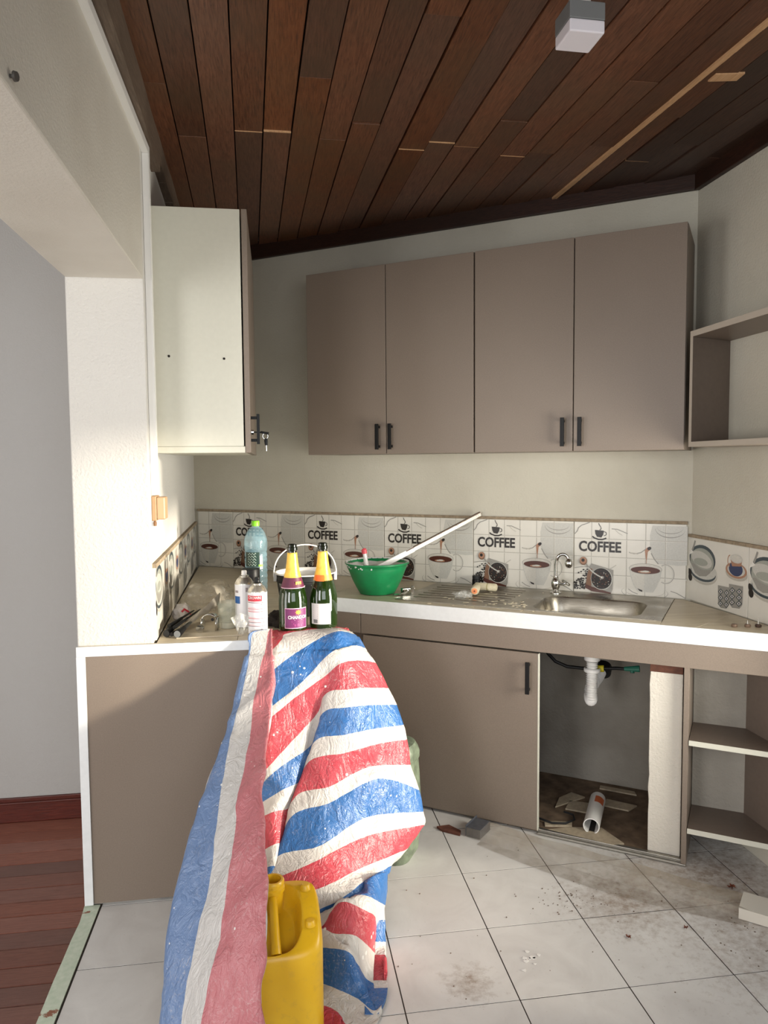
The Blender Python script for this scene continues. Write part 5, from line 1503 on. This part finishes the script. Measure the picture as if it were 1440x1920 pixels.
for x, y in ((0.083, 0.052), (0.088, -0.030)):
    e = MB(); z = topz(x, y) - 0.004; e.lathe([(0.0135, 0.0), (0.0115, 0.011), (0.009, 0.0135), (0.0, 0.014)], 16, (x, y, z)); e.build('nub', M['jug'], t, smooth=True)

# olive bag behind the tarp
NS = 48; e = MB(); vs = []
prof = [(0.0, 0.0), (0.80, 0.0), (0.97, 0.03), (1.02, 0.10), (1.0, 0.20), (0.97, 0.30), (0.96, 0.352), (0.99, 0.362), (0.985, 0.385), (0.95, 0.40), (0.86, 0.418), (0.6, 0.425), (0.0, 0.422)]
for r_, z in prof:
    for i in range(NS):
        a = 2 * pi * i / NS; x, y = sup(a, 0.118 * r_, 0.085 * r_, 3)
        k = 1 + 0.07 * noise.noise((x * 14, y * 14, z * 9)) + 0.03 * noise.noise((x * 40, y * 40, z * 26)); vs.append((x * k, y * k, z))
e.add(vs, [(j * NS + i, j * NS + (i + 1) % NS, (j + 1) * NS + (i + 1) % NS, (j + 1) * NS + i) for j in range(len(prof) - 1) for i in range(NS)])
o = e.build('tool_bag', M['bag'], None, (0.376, 2.548, 0.001), radians(-30), smooth=True)
tag(o, 'olive green bag standing on the tiles behind the tarp', 'bag')

# ------------------------------------------------------------------ striped tarp thrown over the island corner
TARP = {
    'left': [
        [(-0.021,2.433,0.861,1.70), (-0.030,2.383,0.872,2.60), (-0.026,2.383,0.872,3.00), (-0.018,2.383,0.872,4.00), (-0.016,2.383,0.872,4.50), (-0.014,2.383,0.872,4.95), (-0.023,2.433,0.861,5.30), (-0.031,2.511,0.844,5.60), (-0.039,2.590,0.827,5.90)],
        [(-0.076,2.422,0.851,1.70), (-0.084,2.372,0.862,2.60), (-0.073,2.372,0.862,3.00), (-0.026,2.372,0.860,4.00), (-0.020,2.372,0.860,4.50), (-0.015,2.372,0.859,4.95), (-0.024,2.422,0.848,5.30), (-0.032,2.475,0.837,5.60), (-0.039,2.528,0.825,5.90)],
        [(-0.079,2.388,0.804,1.70), (-0.086,2.338,0.817,2.60), (-0.081,2.335,0.818,3.00), (-0.035,2.331,0.817,4.00), (-0.024,2.328,0.817,4.50), (-0.014,2.326,0.817,4.95), (-0.023,2.376,0.805,5.30), (-0.030,2.413,0.796,5.60), (-0.038,2.451,0.787,5.90)],
        [(-0.095,2.346,0.749,1.70), (-0.102,2.296,0.764,2.05), (-0.089,2.289,0.765,3.00), (-0.051,2.280,0.766,4.00), (-0.031,2.274,0.766,4.50), (-0.012,2.270,0.766,4.95), (-0.021,2.320,0.753,5.30), (-0.028,2.371,0.739,5.60), (-0.036,2.422,0.725,5.90)],
        [(-0.110,2.304,0.696,1.70), (-0.117,2.254,0.712,2.05), (-0.101,2.243,0.715,3.00), (-0.061,2.230,0.717,4.00), (-0.038,2.220,0.718,4.50), (-0.015,2.215,0.719,4.95), (-0.025,2.265,0.704,5.30), (-0.032,2.329,0.684,5.60), (-0.039,2.392,0.665,5.90)],
        [(-0.125,2.257,0.647,1.70), (-0.131,2.207,0.664,2.05), (-0.115,2.193,0.668,3.00), (-0.074,2.176,0.672,4.00), (-0.047,2.164,0.674,4.50), (-0.020,2.157,0.675,4.95), (-0.029,2.207,0.659,5.30), (-0.036,2.288,0.632,5.60), (-0.044,2.369,0.605,5.90)],
        [(-0.142,2.211,0.601,1.70), (-0.147,2.161,0.619,2.05), (-0.131,2.143,0.625,3.00), (-0.078,2.122,0.629,4.00), (-0.053,2.107,0.633,4.50), (-0.027,2.098,0.635,4.95), (-0.036,2.148,0.617,5.30), (-0.044,2.247,0.582,5.60), (-0.053,2.345,0.546,5.90)],
        [(-0.164,2.167,0.556,1.70), (-0.168,2.117,0.576,2.05), (-0.141,2.096,0.583,3.00), (-0.089,2.070,0.589,4.00), (-0.062,2.052,0.595,4.50), (-0.036,2.041,0.597,4.95), (-0.045,2.091,0.578,5.30), (-0.053,2.207,0.533,5.60), (-0.062,2.323,0.488,5.90)],
        [(-0.186,2.128,0.512,1.70), (-0.189,2.078,0.533,2.05), (-0.149,2.052,0.541,3.00), (-0.097,2.021,0.551,4.00), (-0.070,2.000,0.558,4.50), (-0.043,1.987,0.562,4.95), (-0.052,2.037,0.541,5.30), (-0.061,2.170,0.485,5.60), (-0.071,2.304,0.429,5.90)],
        [(-0.201,2.089,0.469,1.70), (-0.204,2.039,0.492,2.05), (-0.157,2.009,0.502,3.00), (-0.107,1.973,0.515,4.00), (-0.077,1.947,0.524,4.50), (-0.049,1.932,0.529,4.95), (-0.058,1.982,0.507,5.30), (-0.069,2.133,0.440,5.60), (-0.080,2.284,0.372,5.90)],
        [(-0.215,2.053,0.428,1.70), (-0.218,2.003,0.452,2.05), (-0.160,1.969,0.464,3.00), (-0.109,1.927,0.480,4.00), (-0.077,1.898,0.491,4.50), (-0.046,1.881,0.497,4.95), (-0.055,1.931,0.474,5.30), (-0.066,2.093,0.396,5.60), (-0.077,2.256,0.319,5.90)],
        [(-0.227,2.018,0.387,1.70), (-0.229,1.968,0.413,2.05), (-0.164,1.929,0.427,3.00), (-0.113,1.883,0.447,4.00), (-0.076,1.850,0.461,4.50), (-0.041,1.830,0.467,4.95), (-0.049,1.880,0.443,5.30), (-0.060,2.053,0.356,5.60), (-0.071,2.225,0.268,5.90)],
        [(-0.238,1.984,0.348,1.70), (-0.239,1.934,0.375,2.05), (-0.167,1.891,0.392,3.00), (-0.116,1.840,0.415,4.00), (-0.077,1.803,0.431,4.50), (-0.038,1.782,0.440,4.95), (-0.047,1.832,0.413,5.30), (-0.058,2.012,0.317,5.60), (-0.068,2.192,0.220,5.90)],
        [(-0.249,1.953,0.309,1.70), (-0.250,1.903,0.338,2.05), (-0.175,1.858,0.356,3.00), (-0.123,1.804,0.382,4.00), (-0.079,1.766,0.400,4.50), (-0.036,1.743,0.409,4.95), (-0.044,1.793,0.381,5.30), (-0.054,1.973,0.279,5.60), (-0.065,2.153,0.178,5.90)],
        [(-0.259,1.921,0.272,1.70), (-0.260,1.871,0.302,2.05), (-0.181,1.825,0.322,3.00), (-0.131,1.768,0.352,4.00), (-0.083,1.728,0.371,4.50), (-0.036,1.704,0.381,4.95), (-0.044,1.754,0.351,5.30), (-0.054,1.935,0.243,5.60), (-0.065,2.116,0.136,5.90)],
        [(-0.267,1.893,0.235,1.70), (-0.267,1.843,0.266,2.05), (-0.192,1.795,0.288,3.00), (-0.137,1.737,0.319,4.00), (-0.086,1.697,0.340,4.50), (-0.036,1.673,0.350,4.95), (-0.044,1.723,0.319,5.30), (-0.054,1.908,0.204,5.60), (-0.065,2.092,0.089,5.90)],
        [(-0.272,1.866,0.198,1.70), (-0.272,1.816,0.231,2.05), (-0.200,1.768,0.254,3.00), (-0.141,1.710,0.286,4.00), (-0.088,1.669,0.308,4.50), (-0.037,1.646,0.318,4.95), (-0.045,1.696,0.286,5.30), (-0.056,1.883,0.147,5.60), (-0.067,2.070,0.041,5.90)],
        [(-0.274,1.839,0.162,1.70), (-0.273,1.789,0.196,2.05), (-0.207,1.741,0.221,3.00), (-0.152,1.684,0.255,4.00), (-0.094,1.643,0.277,4.50), (-0.039,1.619,0.287,4.95), (-0.047,1.669,0.253,5.30), (-0.058,1.869,0.131,5.60), (-0.069,2.070,0.033,5.90)],
        [(-0.276,1.819,0.121,1.70), (-0.275,1.769,0.157,2.05), (-0.216,1.723,0.184,3.00), (-0.161,1.667,0.218,4.00), (-0.103,1.628,0.240,4.50), (-0.049,1.605,0.250,4.95), (-0.057,1.655,0.215,5.30), (-0.069,1.862,0.112,5.60), (-0.080,2.070,0.026,5.90)],
        [(-0.278,1.800,0.082,1.70), (-0.277,1.750,0.120,2.05), (-0.222,1.705,0.147,3.00), (-0.169,1.651,0.181,4.00), (-0.109,1.612,0.203,4.50), (-0.051,1.590,0.213,4.95), (-0.060,1.640,0.176,5.30), (-0.072,1.855,0.092,5.60), (-0.083,2.070,0.018,5.90)],
        [(-0.281,1.780,0.045,1.70), (-0.280,1.730,0.083,2.05), (-0.228,1.687,0.111,3.00), (-0.178,1.634,0.146,4.00), (-0.109,1.597,0.166,4.50), (-0.043,1.575,0.175,4.95), (-0.051,1.625,0.137,5.30), (-0.061,1.847,0.073,5.60), (-0.072,2.070,0.010,5.90)],
        [(-0.283,1.754,0.008,1.70), (-0.284,1.716,0.039,2.05), (-0.234,1.674,0.067,3.00), (-0.187,1.623,0.102,4.00), (-0.112,1.587,0.122,4.50), (-0.041,1.566,0.130,4.95), (-0.049,1.616,0.090,5.30), (-0.059,1.843,0.049,5.60), (-0.068,2.070,0.010,5.90)],
    ],
    'main': [
        [(-0.035,2.449,0.847,-2.60), (-0.022,2.459,0.847,-2.60), (-0.008,2.469,0.847,-2.60), (0.019,2.476,0.847,-2.60), (0.103,2.493,0.847,-2.60), (0.188,2.496,0.847,-2.60), (0.254,2.610,0.812,-2.60), (0.208,2.460,0.847,-2.60)],
        [(-0.049,2.376,0.772,-2.00), (-0.009,2.363,0.811,-2.00), (0.018,2.390,0.834,-2.00), (0.033,2.412,0.847,-2.00), (0.129,2.462,0.847,-2.00), (0.200,2.475,0.847,-2.00), (0.259,2.591,0.808,-2.00), (0.212,2.428,0.847,-2.00)],
        [(-0.050,2.347,0.713,-1.00), (-0.010,2.333,0.752,-1.00), (0.050,2.354,0.790,-1.00), (0.097,2.367,0.815,-1.00), (0.160,2.400,0.839,-1.00), (0.209,2.416,0.847,-1.00), (0.273,2.527,0.806,-1.00), (0.249,2.617,0.787,-1.00)],
        [(-0.057,2.303,0.611,0.00), (-0.012,2.287,0.654,0.00), (0.067,2.311,0.705,0.00), (0.121,2.335,0.749,0.00), (0.175,2.342,0.795,0.00), (0.233,2.386,0.801,0.00), (0.295,2.473,0.770,0.00), (0.273,2.563,0.748,0.00)],
        [(-0.058,2.290,0.580,1.00), (-0.013,2.275,0.625,1.00), (0.079,2.310,0.684,1.00), (0.153,2.324,0.726,1.00), (0.203,2.327,0.763,1.00), (0.264,2.365,0.757,1.00), (0.327,2.451,0.722,1.00), (0.306,2.541,0.699,1.00)],
        [(-0.072,2.232,0.421,2.00), (-0.014,2.227,0.500,2.00), (0.117,2.293,0.611,2.00), (0.158,2.300,0.678,2.00), (0.222,2.290,0.689,2.00), (0.286,2.327,0.679,2.00), (0.363,2.416,0.645,2.00), (0.344,2.506,0.618,2.00)],
        [(-0.075,2.227,0.407,3.00), (-0.002,2.219,0.478,3.00), (0.106,2.262,0.535,3.00), (0.141,2.277,0.622,3.00), (0.219,2.269,0.639,3.00), (0.303,2.307,0.629,3.00), (0.384,2.396,0.593,3.00), (0.366,2.486,0.565,3.00)],
        [(-0.075,2.208,0.367,4.00), (0.009,2.199,0.420,4.00), (0.079,2.231,0.446,4.00), (0.113,2.246,0.546,4.00), (0.202,2.238,0.564,4.00), (0.305,2.280,0.562,4.00), (0.404,2.374,0.532,4.00), (0.387,2.464,0.501,4.00)],
        [(-0.075,2.190,0.338,5.00), (-0.017,2.172,0.367,5.00), (0.038,2.203,0.374,5.00), (0.093,2.226,0.490,5.00), (0.194,2.219,0.513,5.00), (0.303,2.263,0.519,5.00), (0.411,2.358,0.490,5.00), (0.394,2.448,0.457,5.00)],
        [(-0.067,2.134,0.255,6.00), (-0.018,2.122,0.291,6.00), (0.013,2.152,0.297,6.00), (0.052,2.193,0.400,6.00), (0.152,2.188,0.427,6.00), (0.273,2.241,0.455,6.00), (0.418,2.333,0.414,6.00), (0.402,2.423,0.378,6.00)],
        [(-0.061,2.105,0.224,7.00), (-0.025,2.085,0.247,7.00), (-0.006,2.112,0.245,7.00), (0.037,2.164,0.351,7.00), (0.150,2.171,0.383,7.00), (0.304,2.230,0.421,7.00), (0.440,2.309,0.339,7.00), (0.425,2.399,0.300,7.00)],
        [(-0.061,2.074,0.192,8.00), (-0.040,2.052,0.215,8.00), (-0.025,2.077,0.211,8.00), (0.001,2.106,0.267,8.00), (0.114,2.106,0.285,8.00), (0.258,2.184,0.323,8.00), (0.448,2.282,0.278,8.00), (0.433,2.372,0.236,8.00)],
        [(-0.067,2.056,0.172,9.00), (-0.043,2.030,0.195,9.00), (-0.034,2.058,0.193,9.00), (-0.024,2.057,0.219,9.00), (0.088,2.075,0.251,9.00), (0.254,2.155,0.277,9.00), (0.446,2.263,0.245,9.00), (0.432,2.353,0.202,9.00)],
        [(-0.055,2.039,0.139,10.00), (-0.032,2.014,0.164,10.00), (-0.015,2.037,0.161,10.00), (0.003,2.029,0.188,10.00), (0.114,2.029,0.202,10.00), (0.222,2.099,0.207,10.00), (0.391,2.229,0.192,10.00), (0.376,2.319,0.146,10.00)],
        [(-0.021,2.022,0.104,11.00), (0.013,1.997,0.128,11.00), (0.060,2.023,0.126,11.00), (0.106,2.016,0.153,11.00), (0.177,2.014,0.180,11.00), (0.250,2.081,0.186,11.00), (0.340,2.202,0.162,11.00), (0.323,2.292,0.114,11.00)],
        [(-0.021,2.018,0.095,11.60), (0.019,1.992,0.119,11.60), (0.065,2.015,0.112,11.60), (0.112,2.008,0.139,11.60), (0.185,2.004,0.161,11.60), (0.260,2.066,0.169,11.60), (0.328,2.187,0.145,11.60), (0.311,2.277,0.096,11.60)],
    ],
    'skirt': [
        [(0.028,2.080,0.111,2.00), (0.076,2.070,0.122,2.00), (0.116,2.060,0.126,2.00), (0.170,2.060,0.148,2.00), (0.214,2.060,0.175,2.00), (0.269,2.080,0.197,2.00), (0.318,2.160,0.161,2.00)],
        [(0.028,2.050,0.108,2.90), (0.074,2.030,0.125,2.90), (0.112,2.000,0.146,2.90), (0.164,1.985,0.183,2.90), (0.214,1.985,0.199,2.90), (0.268,2.020,0.160,2.90), (0.306,2.120,0.087,2.90)],
        [(0.027,2.000,0.113,4.00), (0.072,1.985,0.123,4.00), (0.114,1.970,0.124,4.00), (0.162,1.965,0.194,4.00), (0.220,1.960,0.173,4.00), (0.256,1.985,0.134,4.00), (0.273,2.070,0.043,4.00)],
        [(0.026,1.985,0.112,5.00), (0.071,1.975,0.116,5.00), (0.115,1.955,0.127,5.00), (0.147,1.935,0.125,5.00), (0.191,1.925,0.125,5.00), (0.227,1.945,0.081,5.00), (0.254,2.000,0.015,5.00)],
        [(0.025,1.960,0.084,6.00), (0.070,1.950,0.086,6.00), (0.112,1.925,0.098,6.00), (0.166,1.885,0.110,6.00), (0.194,1.885,0.070,6.00), (0.217,1.900,0.019,6.00), (0.240,1.886,0.008,6.00)],
        [(0.023,1.923,0.008,7.00), (0.067,1.916,0.008,7.00), (0.110,1.890,0.020,7.00), (0.151,1.860,0.020,7.00), (0.192,1.837,0.008,7.00), (0.228,1.786,0.008,7.00), (0.253,1.800,0.008,7.00)],
        [(0.021,1.837,0.008,8.00), (0.063,1.830,0.008,8.00), (0.103,1.823,0.008,8.00), (0.134,1.801,0.008,8.00), (0.157,1.758,0.008,8.00), (0.201,1.724,0.008,8.00), (0.223,1.735,0.008,8.00)],
        [(0.019,1.758,0.008,8.80), (0.059,1.749,0.008,8.80), (0.098,1.743,0.008,8.80), (0.124,1.727,0.008,8.80), (0.148,1.711,0.008,8.80), (0.176,1.699,0.008,8.80), (0.199,1.705,0.008,8.80)],
    ],
    'back': [
        [(0.252,2.160,0.153,2.20), (0.277,2.135,0.165,2.20), (0.291,2.140,0.161,2.20), (0.317,2.152,0.152,2.20), (0.316,2.190,0.130,2.20)],
        [(0.246,2.113,0.090,3.00), (0.270,2.088,0.103,3.00), (0.284,2.093,0.099,3.00), (0.301,2.105,0.090,3.00), (0.301,2.143,0.066,3.00)],
        [(0.243,2.088,0.058,4.00), (0.266,2.063,0.071,4.00), (0.280,2.068,0.066,4.00), (0.298,2.080,0.057,4.00), (0.298,2.118,0.033,4.00)],
        [(0.242,2.086,0.055,2.00), (0.266,2.061,0.069,2.00), (0.280,2.066,0.064,2.00), (0.298,2.078,0.055,2.00), (0.298,2.116,0.031,2.00)],
        [(0.238,2.053,0.014,3.00), (0.261,2.028,0.029,3.00), (0.275,2.033,0.024,3.00), (0.294,2.045,0.014,3.00), (0.290,2.055,0.008,3.00)],
        [(0.232,2.002,0.008,4.00), (0.257,1.998,0.008,4.00), (0.269,1.996,0.008,4.00), (0.288,1.993,0.008,4.00), (0.283,1.994,0.008,4.00)],
        [(0.220,1.906,0.008,5.00), (0.244,1.903,0.008,5.00), (0.256,1.901,0.008,5.00), (0.277,1.897,0.008,5.00), (0.272,1.898,0.008,5.00)],
        [(0.216,1.872,0.008,6.00), (0.239,1.868,0.008,6.00), (0.251,1.867,0.008,6.00), (0.275,1.863,0.008,6.00), (0.270,1.864,0.008,6.00)],
        [(0.210,1.826,0.008,6.60), (0.233,1.822,0.008,6.60), (0.245,1.820,0.008,6.60), (0.262,1.818,0.008,6.60), (0.257,1.818,0.008,6.60)],
        [(0.204,1.779,0.008,7.00), (0.227,1.775,0.008,7.00), (0.238,1.774,0.008,7.00), (0.238,1.774,0.008,7.00), (0.233,1.774,0.008,7.00)],
    ],
}



def cat(p0, p1, p2, p3, t):
    return 0.5 * ((2 * p1) + (-p0 + p2) * t + (2 * p0 - 5 * p1 + 4 * p2 - p3) * t * t + (-p0 + 3 * p1 - 3 * p2 + p3) * t * t * t)


def dense(row, k, lin=()):
    n = len(row); out = []
    for i in range(n - 1):
        a, b, c, d = row[max(i - 1, 0)], row[i], row[i + 1], row[min(i + 2, n - 1)]
        for j in range(k):
            t = j / k
            out.append(tuple(cat(a[q], b[q], c[q], d[q], t) if q < 3 else b[3] + (c[3] - b[3]) * t for q in range(4)))
    out.append(row[-1]); return out


tv, tf, ts, tfd = [], [], [], []
for key, kc, kr, amp in (('left', 10, 8, 0.0075), ('main', 13, 12, 0.0080), ('skirt', 10, 9, 0.006), ('back', 6, 8, 0.004)):
    off = 0.0 if key == 'main' else 1.0
    rows_ = [dense(r, kc) for r in TARP[key]]
    cols = list(zip(*rows_)); cols = [dense(list(c), kr) for c in cols]
    grid = list(zip(*cols)); nr, nc = len(grid), len(grid[0]); base = len(tv)
    for i in range(nr):
        for j in range(nc):
            p = Vector(grid[i][j][:3])
            a = Vector(grid[min(i + 1, nr - 1)][j][:3]) - Vector(grid[max(i - 1, 0)][j][:3]); b = Vector(grid[i][min(j + 1, nc - 1)][:3]) - Vector(grid[i][max(j - 1, 0)][:3])
            nn = a.cross(b)
            if nn.length > 1e-9: nn.normalize()
            if nn.y > 0: nn = -nn
            ac_ = p.x * 0.8 + p.y * 0.7 if key != 'left' else p.y * 0.75 - p.x * 0.65
            # long soft folds that hang down, slanting creases, a few short crinkles
            f1 = 1 - 2 * abs(noise.noise(Vector((ac_ * 9, p.z * 2.6, 3.0))))
            f2 = 1 - 2.4 * abs(noise.noise(Vector((ac_ * 15 + p.z * 11, p.z * 4 - ac_ * 5, 9.0))))
            f3 = 1 - 2.4 * abs(noise.noise(Vector((ac_ * 17 - p.z * 15, p.z * 7 + ac_ * 6, 5.0))))
            msk = max(0.0, min(1.0, 0.5 + 1.6 * noise.noise(p * 5 + Vector((1, 7, 2)))))
            k = 1.0 if p.z < 0.80 else 0.2
            p = p + nn * ((f1 * 0.75 + f2 * 0.55 * msk + f3 * 0.42 * (1 - msk)) * amp * k)
            if p.z < 0.003: p.z = 0.003
            tv.append(tuple(p)); ts.append(grid[i][j][3] + off); tfd.append(0.20 if key == 'left' and grid[i][j][3] < 5.2 else 0.0)
    for i in range(nr - 1):
        for j in range(nc - 1):
            tf.append((base + i * nc + j, base + i * nc + j + 1, base + (i + 1) * nc + j + 1, base + (i + 1) * nc + j))
TL = Vector((0.05, 2.1, 0.003))
me = bpy.data.meshes.new('tarp'); me.from_pydata([tuple(Vector(v) - TL) for v in tv], [], tf); me.materials.append(M['tarp'])
at = me.attributes.new('stripe', 'FLOAT', 'POINT'); at.data.foreach_set('value', ts)
at = me.attributes.new('faded', 'FLOAT', 'POINT'); at.data.foreach_set('value', tfd)
me.polygons.foreach_set('use_smooth', [True] * len(me.polygons)); me.update()
o = bpy.data.objects.new('tarp', me); COL.objects.link(o); o.location = TL
tag(o, 'red, white and blue striped woven tarp hanging from the worktop corner to the floor', 'tarp')
sd = o.modifiers.new('thick', 'SOLIDIFY'); sd.thickness = 0.0008; sd.offset = 0
